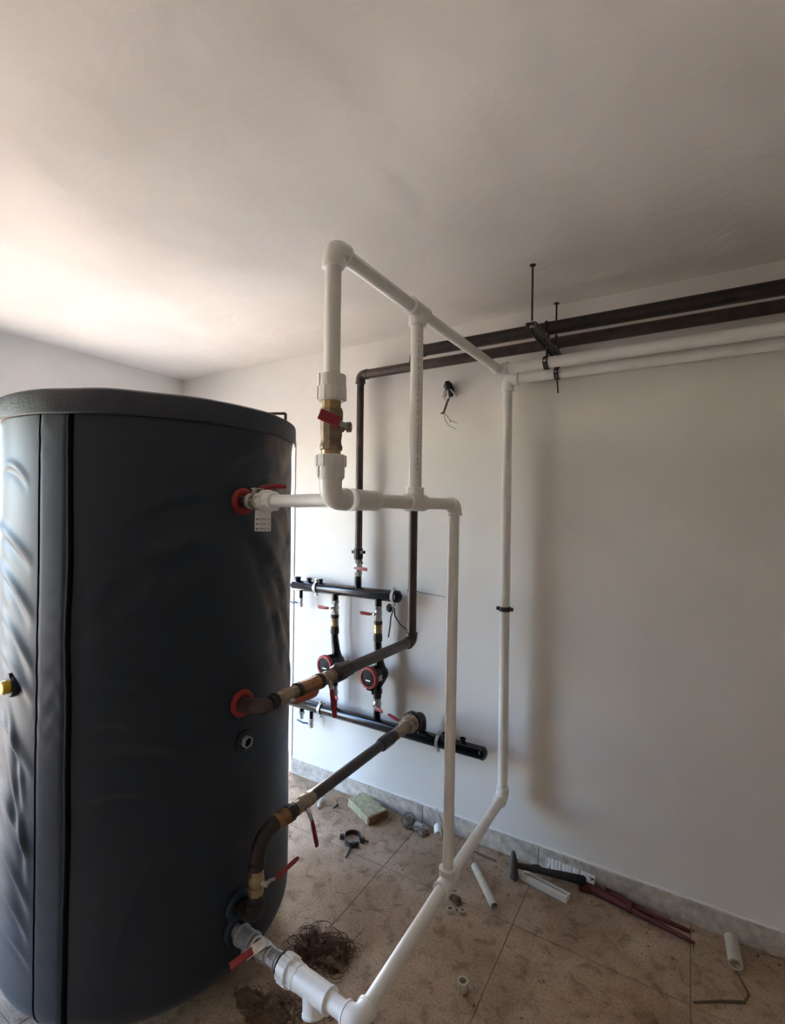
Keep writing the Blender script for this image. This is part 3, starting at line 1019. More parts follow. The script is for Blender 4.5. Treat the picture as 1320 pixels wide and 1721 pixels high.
ZU, ZW = 1.211, .490
uh = header('upper_header', 'black painted header pipe fixed to the wall above the two pumps', -2.12, -1.332, ZU)
wh = header('lower_header', 'long black painted header pipe low on the wall below the two pumps', -2.14, -.836, ZW)
for x, r in ((-2.072, .018), (-1.981, .014), (-1.893, .014)): stub(uh, x, ZU, True, .020, r)
stub(uh, B2X, ZU, True, .06, .0195, False)
XB1, XB2 = -1.780, -1.478
for x in (XB1, XB2):
    stub(uh, x, ZU, False, .040, .0195, False)
    stub(wh, x, ZW, True, .050, .0195, False)
stub(uh, -2.045, ZU, False, .045, .0115, False)
stub(wh, -2.026, ZW, False, .020, .0135, False)
stub(wh, -1.950, ZW, False, .045, .0115, False)
stub(wh, -1.064, ZW, True, .018, .0135)
stub(wh, -.965, ZW, True, .018, .0135)
stub(wh, -1.200, ZW, True, .05, .022, False)


def drain(x, z, label, L=.055, mt='chrome', lev='bluelever', Lh=.055):
    t = thing('drain_cock', label, 'valve', (x, HY, z - L), 'drain cocks under the headers')
    MB().lathe((x, HY, z), -ZA, [(0, .012), (.004, .0145), (.018, .0145), (.02, .012), (.035, .0125), (.037, .0145), (L - .002, .0145), (L, .011)], 10, .1).build('valve_body', mt, t, angle=25)
    if lev:
        h = V((x - .012, HY - .014, z - L * .55))
        MB().sweep([h, h + V((-.018, -.006, .003)), h + V((-.03, -.006, -.001)), h + V((-.03 - Lh, -.004, .006))], [.004, .005, .006, .0045], 10).build('lever', lev, t)
    return t


drain(-2.045, ZU - .075, 'small drain cock with a dark lever under the upper black header', lev='bluelever')
drain(-1.950, ZW - .075, 'small drain cock with a blue lever under the lower black header')
dn = thing('drain_plug', 'short nickel plug under the lower header, beside the blue-levered drain cock', 'plug', (-2.026, HY, ZW - .1))
MB().lathe((-2.026, HY, ZW - .048), -ZA, [(0, .016), (.004, .0185), (.014, .0185), (.016, .012), (.022, .012), (.024, .0105), (.045, .0105)], 8).build('plug_body', 'chrome', dn, angle=25)


def clamp(x, z, label, R=.0335, y=HY, mt='zinc', standoff=True, name='wall_clamp', d=XA, w=.017, ears=True):
    t = thing(name, label, 'pipe clamp', (x, y, z))
    d = V(d)
    p = V((x, y, z))
    MB().lathe(p - d * w / 2, d, [(0, R), (0, R + .003), (w, R + .003), (w, R)], 36, hollow=True).build('band', mt, t, angle=30)
    if ears:
        for s in (1, -1):
            e = p + V((0, -.006 if d.z == 0 else 0, 0)) + (ZA if abs(d.z) < .5 else XA) * (s * (R + .009))
            ear = MB().box(e, (.014, .012, .016)).build('ear', mt, t, smooth=False)
            ax = -YA
            MB().hexa(e + ax * .006, ax, .006, .0055).build('bolt', mt, ear, smooth=False)
    if standoff:
        MB().tube(p + V((0, R, 0)), (x, WB + .01, z), .004, 12).build('rod', mt, t)
    return t


clamp(-1.918, ZU, 'zinc pipe clamp holding the left part of the upper header')
clamp(-1.375, ZU, 'zinc pipe clamp at the rounded right end of the upper header', R=.0340)
clamp(-1.874, ZW, 'zinc pipe clamp holding the left part of the lower header')
clamp(-1.097, ZW, 'zinc pipe clamp on the lower header near its right end')
clamp(XD_, 1.212, 'dark rubber-lined clamp halfway up the white pipe on the wall', R=.0240, y=YD, mt='iron', d=ZA, w=.022)


# pumps between the headers
def pump_branch(x, zc, tagtxt):
    side_word = tagtxt
    # upper isolating valve, brass joint
    valve('pump_outlet_valve', 'nickel ball valve with a red lever above the %s pump' % side_word, (x, HY, ZU - .062), -ZA, .085, .0205, (-.15, -1, 0), (-1, -.05, .03), 'chrome', 'lever', .06, group='pump isolating valves')
    j = thing('brass_joint', 'brass and black union joint above the %s pump' % side_word, 'pipe joint', (x, HY, 1.0), 'pump joints')
    MB().lathe((x, HY, ZU - .146), -ZA, [(0, .022), (.003, .0245), (.018, .0245), (.022, .021)], 10).build('upper_nut', 'steel_dark', j, angle=25)
    MB().lathe((x, HY, ZU - .166), -ZA, [(0, .021), (.004, .0235), (.02, .0235), (.024, .021), (.03, .0235), (.046, .0235), (.05, .021)], 10).build('joint_body', 'brass2', j, angle=25)
    MB().lathe((x, HY, ZU - .214), -ZA, [(0, .022), (.003, .0245), (.016, .0245), (.018, .026), (.042, .026), (.046, .022)], 10).build('lower_nut', 'steel_dark', j, angle=25)
    # pump
    p = thing('circulation_pump', 'black circulation pump with a red-rimmed round face, the %s of two' % side_word, 'pump', (x, HY, zc), 'circulation pumps')
    zt = ZU - .258
    ztop, zbot = zt, zc - .085
    MB().sweep([(x, HY, ztop), (x, HY, ztop - .02), (x + .012, HY, zc + .07), (x + .018, HY, zc + .03), (x + .016, HY, zc - .03), (x + .004, HY, zc - .06), (x, HY, zbot)],
               [.021, .021, .024, .033, .033, .025, .022], 24).build('pump_neck', 'header', p)
    MB().lathe((x + .008, HY + .038, zc), -YA, [(0, .03), (.006, .044), (.03, .052), (.055, .052), (.065, .046)], 36).build('volute', 'header', p)
    dm = V((-.12, -1, 0)).normalized()
    c0 = V((x + .006, HY - .02, zc))
    mb = MB().lathe(c0, dm, [(0, .044), (.004, .049), (.050, .049), (.054, .047)], 36)
    xx, yy, dd = frame_of(dm)
    for k in range(18):
        a = 2 * PI * k / 18
        e = xx * math.cos(a) + yy * math.sin(a)
        mb.box(c0 + dm * .027 + e * .050, (.006, .004, .042), (e, dm.cross(e), dm))
    mb.build('motor_housing', 'header', p)
    c1 = c0 + dm * .052
    MB().lathe(c1, dm, [(0, .050), (.004, .060), (.018, .060), (.023, .057), (.024, .046), (.019, .045)], 40, caps=False).build('face_ring', 'red', p)
    c2 = c1 + dm * .0195
    panel = MB().lathe(c2 - dm * .006, dm, [(0, .0455), (.006, .0455), (.0065, .044)], 36)
    panel = panel.build('face_panel', 'screen', p)
    sx = V((0, 0, 1)).cross(dm).normalized()
    if sx.x < 0: sx = -sx
    for k in range(3):
        q = c2 + dm * .0015 + sx * (-.011 + k * .011) + V((0, 0, -.014))
        MB().lathe(q - dm * .001, dm, [(0, .0036), (.0014, .0036), (.002, .0024)], 12).build('indicator', 'led', panel)
    MB().box(c1 - dm * .012 + V((0, 0, -.062)), (.045, .04, .022)).build('terminal_box', 'header', p, smooth=False, bevel=.004)
    MB().tube(c1 - dm * .012 + V((.008, 0, -.070)), c1 - dm * .012 + V((.008, 0, -.093)), .0085, 16).build('cable_gland', 'black', p)
    MB().box(c0 + dm * .028 + sx * .051, (.006, .034, .03)).build('rating_plate', 'zinc', p, smooth=False)
    # below the pump
    j2 = thing('pump_union', 'black union nut below the %s pump' % side_word, 'pipe joint', (x, HY, zbot - .06), 'pump joints')
    MB().lathe((x, HY, zbot), -ZA, [(0, .024), (.003, .0285), (.022, .0285), (.026, .024), (.05, .0225)], 10).build('union_nut', 'steel_dark', j2, angle=25)
    z0 = zbot - .046
    valve('pump_inlet_valve', 'nickel ball valve with a red lever below the %s pump' % side_word, (x, HY, z0), -ZA, z0 - (ZW + .078), .0205, (.1, -1, 0), (1, -.25, -.12), 'chrome', 'lever', .055, group='pump isolating valves')
    return p


pump_branch(XB1, .785, 'left')
pump_branch(XB2, .771, 'right')

# --- return pipe: lower blue port, up, bend, out to the lower header
RX, RZ = -1.200, .602
ret = thing('brown_return_pipe', 'brown steel pipe from the upper blue tank port out to the lower header', 'pipe', (RX, 1.155, .30))
P3 = V((-1.300, 1.171, .330))
pipe(P3 - XA * .01, V((RX - .02, 1.157, .348)), ret, 'steel_dark', .022)
elbow((RX + .002, 1.155, .352), V((-1, .1, -.1)), ZA, ret, 'steel_dark', .029, .046)
MB().lathe((RX, 1.155, .392), ZA, [(0, .025), (.004, .028), (.012, .028), (.016, .023), (.03, .0225)], 20).build('collar', 'steel_dark', ret)
valve('return_riser_valve', 'brass ball valve standing above the upper blue port, red lever pointing up right', (RX, 1.155, .418), ZA, .088, .023, rt * .9 - fw * .4, (rt * .75 + fw * .55 + ZA * .42), 'brass2', 'lever', .085, tail=.03)
MB().lathe((RX, 1.155, .500), ZA, [(0, .023), (.003, .0265), (.010, .0265), (.013, .0245), (.02, .024)], 20).build('collar', 'steel_dark', ret)
MB().sweep(arc((RX, 1.160, RZ), -ZA, YA, .088, .085, 14), .0255, 28).build('bend', 'steel_dark', ret)
valve_y = 1.30
rc = thing('return_check_valve', 'bright orange bronze check valve after the brown bend near the floor', 'valve', (RX, 1.24, RZ))
MB().lathe((RX, 1.236, RZ), YA, [(0, .024), (.003, .0285), (.014, .0285), (.02, .0255), (.045, .0265), (.05, .0285), (.058, .028), (.060, .024)], 10, .1).build('valve_body', 'check', rc, angle=25)
MB().lathe((RX, 1.292, RZ), YA, [(0, .024), (.004, .030), (.026, .030), (.034, .025), (.044, .024)], 10).build('collar', 'steel_dark', ret, angle=25)
valve('return_isolating_valve', 'dusty brass ball valve on the low brown pipe, red lever hanging over the floor', (RX, 1.334, RZ), YA, .100, .024, XA * .8 - ZA * .6 - YA * .1, (.02, .25, -1), 'brass', 'lever', .105, tail=.028)
pipe((RX, 1.425, RZ), (RX, 1.93, RZ), ret, 'steel', .0225)
MB().lathe((RX, 1.905, RZ), YA, [(0, .023), (.004, .029), (.018, .0305), (.10, .0305), (.125, .026), (.13, .023)], 8, .2).build('union', 'steel_dark', ret, angle=25)
valve('return_header_valve', 'brass ball valve at the lower header end of the return pipe, red lever pointing left', (RX, 2.03, RZ), YA, .115, .025, ZA * .9 + XA * .2 - YA * .2, (-1, .25, .12), 'brass', 'lever', .07)
MB().lathe((RX, 2.145, RZ), YA, [(0, .024), (.004, .036), (.022, .038), (.034, .046), (.052, .046), (.056, .038)], 12).build('wide_nut', 'brass', ret, angle=25)
MB().lathe((RX, 2.199, RZ), YA, [(0, .040), (.002, .052), (.022, .052), (.026, .040)], 32).build('flange', 'steel_dark', ret)
MB().sweep(arc((RX, HY, RZ), -YA, -ZA, .07, .045, 8), .027, 24).build('elbow', 'steel_dark', ret)

# --- hanger bar with rods carrying the wall pipes
HX = -.540
hg = thing('pipe_hanger', 'dark slotted steel bar hung from the ceiling on two thin rods, carrying the pipes', 'hanger', (HX, 2.15, 2.40))
ZH = 2.418
mb = MB()
mb.bb(HX - .020, HX + .020, 1.925, 2.379, ZH, ZH + .003)
mb.bb(HX - .020, HX - .017, 1.925, 2.379, ZH - .018, ZH)
mb.bb(HX + .017, HX + .020, 1.925, 2.379, ZH - .018, ZH)
mb.build('channel', 'hanger', hg, smooth=False)
for k in range(10):
    y = 1.955 + k * .045
    MB().bb(HX - .006, HX + .006, y - .010, y + .010, ZH + .0028, ZH + .0036).build('slot', 'black', hg, smooth=False)
for y in (1.943, 2.350):
    MB().tube((HX, y, ZH - .03), (HX, y, CEIL + .01), .0042, 12).build('threaded_rod', 'rust', hg)
    MB().hexa((HX, y, ZH + .003), ZA, .008, .010).build('nut', 'zinc', hg, smooth=False)
    MB().hexa((HX, y, ZH - .014), ZA, .008, .010).build('nut', 'zinc', hg, smooth=False)
    MB().lathe((HX, y, CEIL - .003), ZA, [(0, .012), (.003, .012)], 18).build('washer', 'rust', hg)
for y, z, r in ((YB, ZB - .004, .0285), (B2Y, ZB2 + .004, .0265)):
    pts = [V((HX + .012, y - r - .004, ZH - .02))]
    for k in range(13):
        a = PI - PI * k / 12
        pts.append(V((HX + .012, y + (r + .004) * math.cos(a), z + (r + .004) * math.sin(a))))
    pts.append(V((HX + .012, y + r + .004, ZH - .02)))
    MB().sweep(pts, .0042, 10).build('u_bolt', 'iron', hg)
    for s in (-1, 1):
        MB().hexa((HX + .012, y + s * (r + .004), ZH + .003), ZA, .009, .0095).build('nut', 'zinc', hg, smooth=False)


def ring_hanger(x, y, z, label, rod_to, rod_dx=0.0):
    t = thing('ring_clamp', label, 'pipe clamp', (x, y, z), 'ring clamps on the white wall pipes')
    R = .0238
    for s in (-1, 1):
        MB().lathe(V((x + s * .006 - .0035, y, z)), XA, [(0, R), (0, R + .0045), (.007, R + .0045), (.007, R)], 32, hollow=True).build('band', 'iron', t)
    ear = MB().box((x, y - R - .006, z), (.018, .010, .024)).build('ear', 'iron', t, smooth=False)
    MB().hexa((x, y - R - .012, z), YA, .006, .006).build('bolt', 'zinc', ear, smooth=False)
    if rod_to > z:
        MB().tube((x, y, z + R), (x, y, rod_to), .004, 10).build('rod', 'iron', t)
    else:
        MB().tube((x, y - .006, z - R), (x + rod_dx, y - .006, rod_to), .0035, 10).build('rod', 'iron', t)
    return t


ring_hanger(-.528, YC, ZT + .0125, 'dark ring clamp hanging from the bar on the front white wall pipe', ZH - .01)
ring_hanger(-.524, YD, ZD + .001, 'dark ring clamp with a rod end below it on the rear white wall pipe', 2.222, .006)

# --- cables coming out of the wall
wl = thing('wall_cable', 'frayed cable bundle with a dark cap poking out of the wall behind the white drop', 'cable', (-1.08, WB, 2.22))
wc = V((-1.088, WB - .03, 2.335))
MB().blob(wc, .022, .022, .024, 3, .3, 8, 12).build('cap', 'black', wl)
MB().blob(wc + V((.012, .012, -.03)), .016, .016, .028, 5, .4, 8, 12).build('tape_end', 'black', wl)
mb = MB()
for k in range(9):
    a = random.uniform(-.03, .045)
    mb.sweep([wc + V((0, .01, -.01)), wc + V((a * .6, -.01, -.03)), wc + V((a, -.005, -.055)), wc + V((a * 1.1, .005, -.045 + random.uniform(-.03, .01)))], .0035, 7)
mb.build('wire_loops', 'scrap', wl)
MB().sweep([wc + V((.012, .02, -.03)), wc + V((-.006, .0, -.09)), wc + V((-.018, -.01, -.14)), wc + V((-.032, -.01, -.145))], .0055, 10).build('sheath', 'twine', wl)
mb = MB()
e = wc + V((-.018, -.01, -.138))
mb.sweep([e, e + V((.02, -.004, -.022)), e + V((.04, 0, -.05)), e + V((.075, .004, -.062))], .0014, 6)
mb.sweep([e, e + V((.008, -.004, -.04)), e + V((.03, 0, -.075)), e + V((.07, .004, -.095))], .0014, 6)
mb.sweep([e + V((.04, 0, -.05)), e + V((.042, -.002, -.045)), e + V((.036, -.002, -.058))], .0016, 6)
mb.build('strands', 'twine', wl)

hc = thing('header_cable', 'black plug and two loose grey cables under the right end of the upper header', 'cable', (-1.40, 2.30, 1.0))
k0 = V((-1.415, 2.325, 1.140))
MB().blob(k0, .017, .02, .024, 2, .25, 8, 12).build('plug', 'black', hc)
mb = MB()
s = k0 + V((.04, -.02, .01))
mb.sweep([s, s + V((-.012, -.01, -.05)), s + V((-.018, -.006, -.10)), s + V((-.03, -.004, -.165))], .0042, 8)
mb.sweep([s, s + V((.008, .0, -.045)), s + V((.03, .02, -.09)), s + V((.07, .055, -.135)), s + V((.09, .085, -.15))], .0042, 8)
mb.sweep([k0, k0 + V((.018, -.02, .02)), s, s + V((.01, -.004, -.012))], .0042, 8)
mb.build('cables', 'wire', hc)
mb = MB().sweep([(-1.315, 2.345, 1.247), (-1.285, 2.355, 1.252), (-1.25, 2.372, 1.236), (-1.10, 2.3785, 1.225)], [.0035, .003, .002, .0012], 7)
solo(mb, 'loose_wire', 'wire', 'thin dark wire against the wall beyond the end of the upper header', 'wire', (-1.25, 2.37, 1.225))

# ------------------------------------------------------------------ things on the floor
def rotz(a):
    return (V((math.cos(a), math.sin(a), 0)), V((-math.sin(a), math.cos(a), 0)), V((0, 0, 1)))


# mineral wool block
wb = thing('mineral_wool_block', 'yellow mineral wool offcut with a brown cut end lying by the wall', 'insulation', (-1.53, 2.29, 0))
ax = rotz(math.radians(-24))


def wool(c, size, seed, amp):
    n = [10, 6, 4]
    vs, fs, idx = [], [], {}
    for i in range(n[0] + 1):
        for j in range(n[1] + 1):
            for k in range(n[2] + 1):
                if 0 < i < n[0] and 0 < j < n[1] and 0 < k < n[2]: continue
                p = V(((i / n[0] - .5) * size[0], (j / n[1] - .5) * size[1], (k / n[2]) * size[2]))
                q = V((noise.noise(p * 22 + V((seed, 0, 0))), noise.noise(p * 22 + V((0, seed, 9))), noise.noise(p * 22 + V((4, 0, seed))))) * amp
                if k == 0: q.z = 0
                p = p + q
                idx[(i, j, k)] = len(vs)
                vs.append(V(c) + ax[0] * p.x + ax[1] * p.y + ax[2] * p.z)
    g = lambda *a: idx[a]
    for i in range(n[0]):
        for j in range(n[1]):
            fs.append((g(i, j, n[2]), g(i + 1, j, n[2]), g(i + 1, j + 1, n[2]), g(i, j + 1, n[2])))
            fs.append((g(i, j, 0), g(i, j + 1, 0), g(i + 1, j + 1, 0), g(i + 1, j, 0)))
    for i in range(n[0]):
        for k in range(n[2]):
            fs.append((g(i, 0, k), g(i + 1, 0, k), g(i + 1, 0, k + 1), g(i, 0, k + 1)))
            fs.append((g(i, n[1], k), g(i, n[1], k + 1), g(i + 1, n[1], k + 1), g(i + 1, n[1], k)))
    for j in range(n[1]):
        for k in range(n[2]):
            fs.append((g(0, j, k), g(0, j, k + 1), g(0, j + 1, k + 1), g(0, j + 1, k)))
            fs.append((g(n[0], j, k), g(n[0], j + 1, k), g(n[0], j + 1, k + 1), g(n[0], j, k + 1)))
    return MB().add(vs, fs)


wool((-1.525, 2.290, 0), (.21, .120, .042), 1, .006).build('wool_body', 'rock', wb)
wool(V((-1.525, 2.290, 0.001)) + ax[0] * .112, (.014, .122, .044), 4, .005).build('cut_face', 'rockcut', wb)

# loose pipe clamp: two half rings and its bolt
lc = thing('loose_pipe_clamp', 'opened iron pipe clamp lying on the floor beside the tank', 'pipe clamp', (-1.45, 2.035, 0))
for k, (a0, a1, dx, dy) in enumerate(((20, 190, -.005, .012), (200, 350, .012, -.008))):
    vs, fs = [], []
    n = 18
    for i in range(n + 1):
        a = math.radians(a0 + (a1 - a0) * i / n)
        for rr, z in ((.037, .001), (.042, .001), (.042, .024), (.037, .024)):
            vs.append(V((-1.45 + dx + rr * math.cos(a), 2.045 + dy + rr * math.sin(a) * .95, z)))
    for i in range(n):
        for q in range(4):
            fs.append((i * 4 + q, i * 4 + (q + 1) % 4, i * 4 + 4 + (q + 1) % 4, i * 4 + 4 + q))
    fs += [(0, 1, 2, 3), (n * 4 + 3, n * 4 + 2, n * 4 + 1, n * 4)]
    MB().add(vs, fs).build('half_ring', 'rust', lc)
for x, y in ((-1.500, 2.030), (-1.398, 2.062), (-1.418, 2.010)):
    MB().box((x, y, .012), (.022, .016, .022), rotz(.4)).build('ear', 'rust', lc, smooth=False)
MB().tube((-1.425, 2.005, .006), (-1.40, 1.925, .006), .0045, 10).build('bolt', 'rust', lc)
MB().tube((-1.398, 2.062, .014), (-1.365, 2.066, .014), .0045, 10).build('bolt', 'rust', lc)

# plastic offcuts
def offcut(name, a, b, r, ri, label, group=None, mt='pvc'):
    mb = MB().ring_tube(a, b, r, ri, 30)
    return solo(mb, name, mt, label, 'pipe offcut', ((V(a) + V(b)) / 2) * 1.0 - V((0, 0, min(a[2], b[2]))) * 0 + V((0, 0, -r)), group)


offcut('pipe_offcut', (-.845, 2.185, .018), (-.685, 2.005, .018), .0172, .0135, 'long thin cream plastic pipe offcut lying beside the low white pipe', 'plastic pipe offcuts')
offcut('pipe_offcut', (.155, 2.325, .034), (.163, 2.215, .021), .0235, .0165, 'short thick cream plastic pipe offcut leaning on the skirting at right', 'plastic pipe offcuts')
offcut('pipe_offcut', (-1.118, 2.350, .020), (-1.085, 2.292, .020), .019, .015, 'short white plastic pipe offcut by the wall behind the white drop', 'plastic pipe offcuts', 'ppr2')
rg = offcut('plastic_ring', (-.842, 1.903, 0), (-.842, 1.903, .014), .0155, .0105, 'left one of two small cream plastic rings on the floor', 'small plastic rings')
rg = offcut('plastic_ring', (-.796, 1.924, 0), (-.796, 1.924, .014), .0150, .0100, 'right one of two small cream plastic rings on the floor', 'small plastic rings')
cp = thing('pipe_coupling', 'small cream pipe coupling standing on the floor in front of the long pipe', 'pipe fitting', (-.662, 1.613, 0))
MB().lathe((-.662, 1.613, 0), ZA, [(0, .0125), (0, .0165), (.02, .0165), (.021, .0185), (.036, .0185), (.036, .0125)], 28, hollow=True).build('coupling_body', 'pvc', cp)

# hammer
hm = thing('hammer', 'iron hammer resting on its head with a dark handle, by the skirting', 'hammer', (-.675, 2.235, 0))
hc0 = V((-.672, 2.228, .0))
tilt = V((-.10, .10, 1)).normalized()
mb = MB()
prof = [(0, .016), (.004, .0195), (.022, .0195), (.034, .0165), (.050, .0185), (.070, .0185), (.084, .0155), (.100, .012), (.112, .010), (.116, .007)]
mb.lathe(hc0 + V((.004, 0, .002)), tilt, prof, 20)
mb.build('head', 'hammerhead', hm)
h0 = hc0 + tilt * .060
h1 = V((-.375, 2.318, .050))
hd = (h1 - h0)
mb = MB().sweep([h0, h0 + hd * .12, h0 + hd * .45, h0 + hd * .75, h0 + hd * .97, h1], [.0115, .0125, .0140, .0175, .0185, .013], 16)
mb.build('handle', 'handle', hm)

# Swedish-pattern pipe wrench
wr = thing('pipe_wrench', 'dark red pipe wrench with two long handles lying along the skirting', 'wrench', (-.18, 2.30, 0))
w0, w1 = V((-.385, 2.335, .018)), V((.035, 2.252, .014))
n_ = V((0, 0, 1))
fa = V((-.20, 2.318, .020)); fb = V((.022, 2.302, .016))
mb = MB()
mb.sweep([w0, w0.lerp(w1, .15), w0.lerp(w1, .45), w0.lerp(w1, .75), w0.lerp(w1, .97), w1], [.016, .0175, .0125, .0085, .008, .005], 12)
mb.build('fixed_handle', 'wrench', wr)
mb = MB()
mb.sweep([V((-.30, 2.345, .022)), V((-.24, 2.335, .022)), fa, fa.lerp(fb, .5), fa.lerp(fb, .95), fb], [.012, .013, .012, .0085, .008, .005], 12)
mb.build('moving_handle', 'wrench', wr)
mb = MB()
d_ = (w1 - w0).normalized(); s_ = V((-d_.y, d_.x, 0))
mb.bar(w0 + d_ * .03 - s_ * .002, w0 - d_ * .012 - s_ * .030, .030, .022, n_, .018)
mb.bar(w0 + d_ * .07 + s_ * .014, w0 + d_ * .01 + s_ * .016, .024, .020, n_, .014)
mb.build('jaws', 'wrench', wr, smooth=False, bevel=.003)
MB().lathe(w0.lerp(w1, .42) + s_ * .008, d_, [(0, .018), (.003, .021), (.018, .021), (.021, .018)], 14).build('adjusting_nut', 'wrench', wr)

# ivory trunking offcut
ta, tb = V((-.640, 2.262, 0)), V((-.430, 2.228, 0))
td = (tb - ta).normalized(); ts = V((-td.y, td.x, 0))
tk = thing('trunking_offcut', 'ivory plastic trunking offcut with a dark groove, lying in front of the hammer', 'trunking', (ta + tb) / 2)
mb = MB()
L = (tb - ta).length
mb.box((ta + tb) / 2 + ZA * .011 + ts * .010, (L, .022, .022), (td, ts, ZA))
mb.box((ta + tb) / 2 + ZA * .013 - ts * .014, (L * .99, .023, .026), (td, ts, ZA))
mb.build('trunking_body', 'trunk', tk, smooth=False, bevel=.0015)
MB().box((ta + tb) / 2 + ZA * .0264 - ts * .0050, (L * .93, .0030, .001), (td, ts, ZA)).build('groove', 'ink', tk, smooth=False)

# wrinkled white packet leaning on the skirting
pk = thing('plastic_packet', 'wrinkled white printed packet leaning on the skirting behind the hammer', 'packet', (-.45, 2.35, 0))
pa, pb = V((-.560, 2.338, .012)), V((-.345, 2.340, .006))
vs, fs = [], []
NX_, NY_ = 60, 10
for lay in (0, 1):
    for i in range(NX_ + 1):
        for j in range(NY_ + 1):
            u, v = i / NX_, j / NY_
            rip = .0022 * math.sin(u * 85 + 3 * noise.noise(V((u * 6, v * 3, 0)))) * (1 if .03 < u < .72 else .25)
            p = pa.lerp(pb, u) + V((0, .024 * v, .050 * v)) + V((0, -.008 * math.sin(PI * v) * (1 - lay) - rip * (1 - lay), .003 * noise.noise(V((u * 9, v, 3)))))
            p.y += .003 * lay
            vs.append(p)
K = (NX_ + 1) * (NY_ + 1)
for lay in (0, 1):
    for i in range(NX_):
        for j in range(NY_):
            a = lay * K + i * (NY_ + 1) + j
            f = (a, a + NY_ + 1, a + NY_ + 2, a + 1)
            fs.append(f if lay == 0 else tuple(reversed(f)))
MB().add(vs, fs).build('film', 'paper', pk, angle=60)
mb = MB()
for k in range(12):
    u, v = random.uniform(.80, .97), random.uniform(.25, .85)
    p = pa.lerp(pb, u) + V((0, .024 * v, .050 * v)) + V((0, -.008 * math.sin(PI * v) - .0022, 0))
    mb.box(p, (random.uniform(.004, .012), .0008, random.uniform(.002, .006)), (XA, YA, ZA))
mb.build('print', 'ink', pk, smooth=False)

solo(MB().sweep([(-.625, 2.315, .004), (-.612, 2.318, .030), (-.585, 2.322, .036), (-.55, 2.325, .022), (-.53, 2.328, .004)], .0035, 8), 'cable_offcut', 'black', 'short arched black cable offcut behind the hammer handle', 'cable', (-.58, 2.32, 0))
solo(MB().sweep([(.165, 2.205, .003), (.178, 2.170, .003), (.195, 2.125, .003), (.180, 2.085, .003), (.11, 2.045, .003), (.028, 1.990, .003)], [.004, .0045, .004, .0045, .004, .003], 8), 'bent_wire', 'twine', 'bent brown wire on the floor below the leaning pipe offcut', 'wire', (.12, 2.10, 0))
solo(MB().sweep([(-.900, 2.298, .005), (-.84, 2.292, .005), (-.776, 2.290, .005)], [.004, .0055, .004], 8), 'rusty_rod', 'twine', 'short rusty rod lying by the skirting near the white elbow', 'rod', (-.84, 2.29, 0))
solo(MB().blob((-.845, 1.962, .012), .028, .020, .014, 8, .5, 7, 12), 'dirt_lump', 'wetdirt', 'brown dirt lump just behind the two plastic rings', 'debris', (-.845, 1.962, 0))
solo(MB().sweep([(-1.80, 2.235, .012), (-1.785, 2.215, .016), (-1.778, 2.185, .012), (-1.765, 2.165, .006)], [.010, .013, .012, .008], 8), 'metal_scrap', 'scrap', 'pale twisted scrap on the floor behind the hanging red lever', 'scrap', (-1.785, 2.2, 0))
solo(MB().sweep([(-1.705, 2.255, .006), (-1.688, 2.235, .010), (-1.694, 2.205, .006)], [.004, .006, .004], 8), 'metal_scrap', 'iron', 'small curled dark scrap between the red lever and the wool block', 'scrap', (-1.695, 2.23, 0))
# crumpled litter near the wall
lt = thing('crumpled_litter', 'crumpled brown paper and plaster litter near the wall, right of the wool block', 'litter', (-1.22, 2.30, 0))
for k, (x, y, rx, ry, rz, mm) in enumerate(((-1.265, 2.325, .035, .022, .016, 'crumb'), (-1.205, 2.315, .045, .018, .014, 'scrap'), (-1.19, 2.29, .05, .012, .012, 'crumb'), (-1.255, 2.285, .022, .016, .012, 'crumb'), (-1.165, 2.27, .02, .014, .012, 'crumb'))):
    MB().blob((x, y, rz * .8), rx, ry, rz, k + 11, .7, 8, 14, 2.6).build('scrap_piece', mm, lt, angle=20)
MB().torus((-1.275, 2.318, .02), (.2, -.6, .7), .034, .002, 26, 6).build('wire_loop', 'twine', lt)
solo(MB().sweep([(-1.135, 2.372, .10), (-1.10, 2.36, .05), (-1.07, 2.345, .006)], .0018, 6), 'thin_stick', 'crumb', 'thin dark stick leaning on the skirting above the short white offcut', 'stick', (-1.10, 2.36, 0))
# plumber's hemp


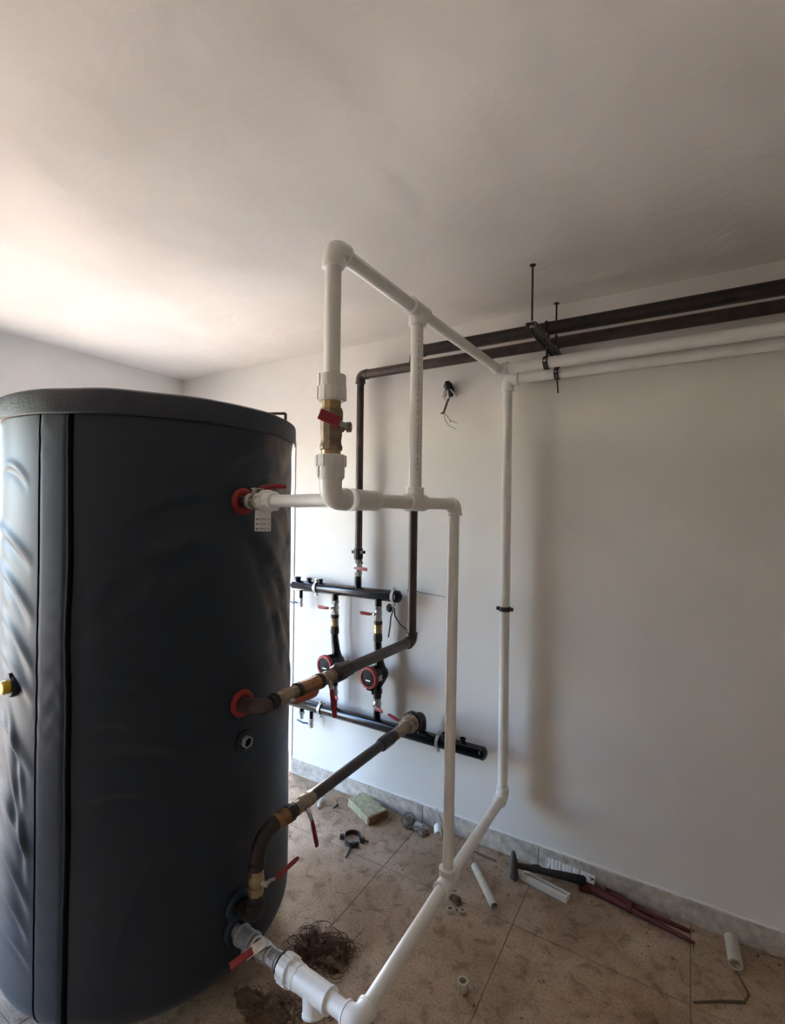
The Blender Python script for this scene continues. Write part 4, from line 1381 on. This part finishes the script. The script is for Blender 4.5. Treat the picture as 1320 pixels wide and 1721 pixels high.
def hemp(name, label, cx, cy, rx, ry, n, seed, mt='hemp', hz=.035, lumps=5):
    """matted fibres: several flat lumps with loose looping strands"""
    rnd = random.Random(seed)
    mb = MB()
    cs_ = []
    for k in range(lumps):
        a = rnd.uniform(0, 2 * PI); q = rnd.uniform(.15, .75)
        cs_.append((cx + rx * q * math.cos(a), cy + ry * q * math.sin(a), rnd.uniform(.3, .55)))
    for k, (x, y, q) in enumerate(cs_):
        mb.blob((x, y, .003), rx * q, ry * q, hz * rnd.uniform(.4, .7), seed + k * 3, .9, 9, 20, 2.6)
    for k in range(n):
        x, y, q = rnd.choice(cs_)
        a = rnd.uniform(0, 2 * PI); rr = math.sqrt(rnd.random()) * q
        p = V((x + rx * rr * math.cos(a), y + ry * rr * math.sin(a), rnd.uniform(.002, hz * .7)))
        d = rnd.uniform(0, 2 * PI); turn = rnd.choice((-1, 1)) * rnd.uniform(.15, .75); L = rnd.uniform(.04, .13)
        pts = [p]
        for s in range(8):
            d += turn + rnd.uniform(-.3, .3)
            p = p + V((math.cos(d) * L / 8, math.sin(d) * L / 8, rnd.uniform(-.006, .005)))
            p.z = max(.0015, min(p.z, hz))
            pts.append(p)
        mb.sweep(pts, rnd.choice((.0008, .0011, .0016)), 4)
    return solo(mb, name, mt, label, 'hemp', (cx, cy, 0), None, angle=60)


hemp('hemp_clump', 'tangled dark brown hemp clump on the floor beside the low white pipe', -1.185, 1.49, .105, .085, 300, 5)
hemp('hemp_scraps', 'dark brown dirt and hemp scraps at the foot of the tank', -1.19, 1.20, .11, .06, 90, 9, 'wetdirt', .012, 9)
hemp('hemp_wisp', 'brown hemp wisp at the tank foot under the white union', -1.045, 1.285, .05, .035, 50, 12, 'wetdirt', .012, 4)

# crumbs of plaster and grit nobody could count
rnd = random.Random(3)
mb = MB()
for k in range(900):
    if rnd.random() < .45:
        x, y = rnd.uniform(-2.1, .9), WB - .02 - abs(rnd.gauss(0, .09))
    else:
        x, y = rnd.uniform(-1.9, 1.0), rnd.uniform(.9, 2.35)
    if math.hypot(x - TX, y - TY) < TR + .02 or y > WB - .016: continue
    r = rnd.choice((.0011, .0015, .002, .0025, .0042)) * rnd.uniform(.7, 1.3)
    mb.blob((x, y, r * .4), r, r * rnd.uniform(.5, 1), r * .7, k, .5, 3, 5)
o = mb.build('floor_grit', 'crumb', None, angle=20)
tag(o, 'fine plaster crumbs and grit scattered over the dusty tiles', 'grit', kind='stuff')
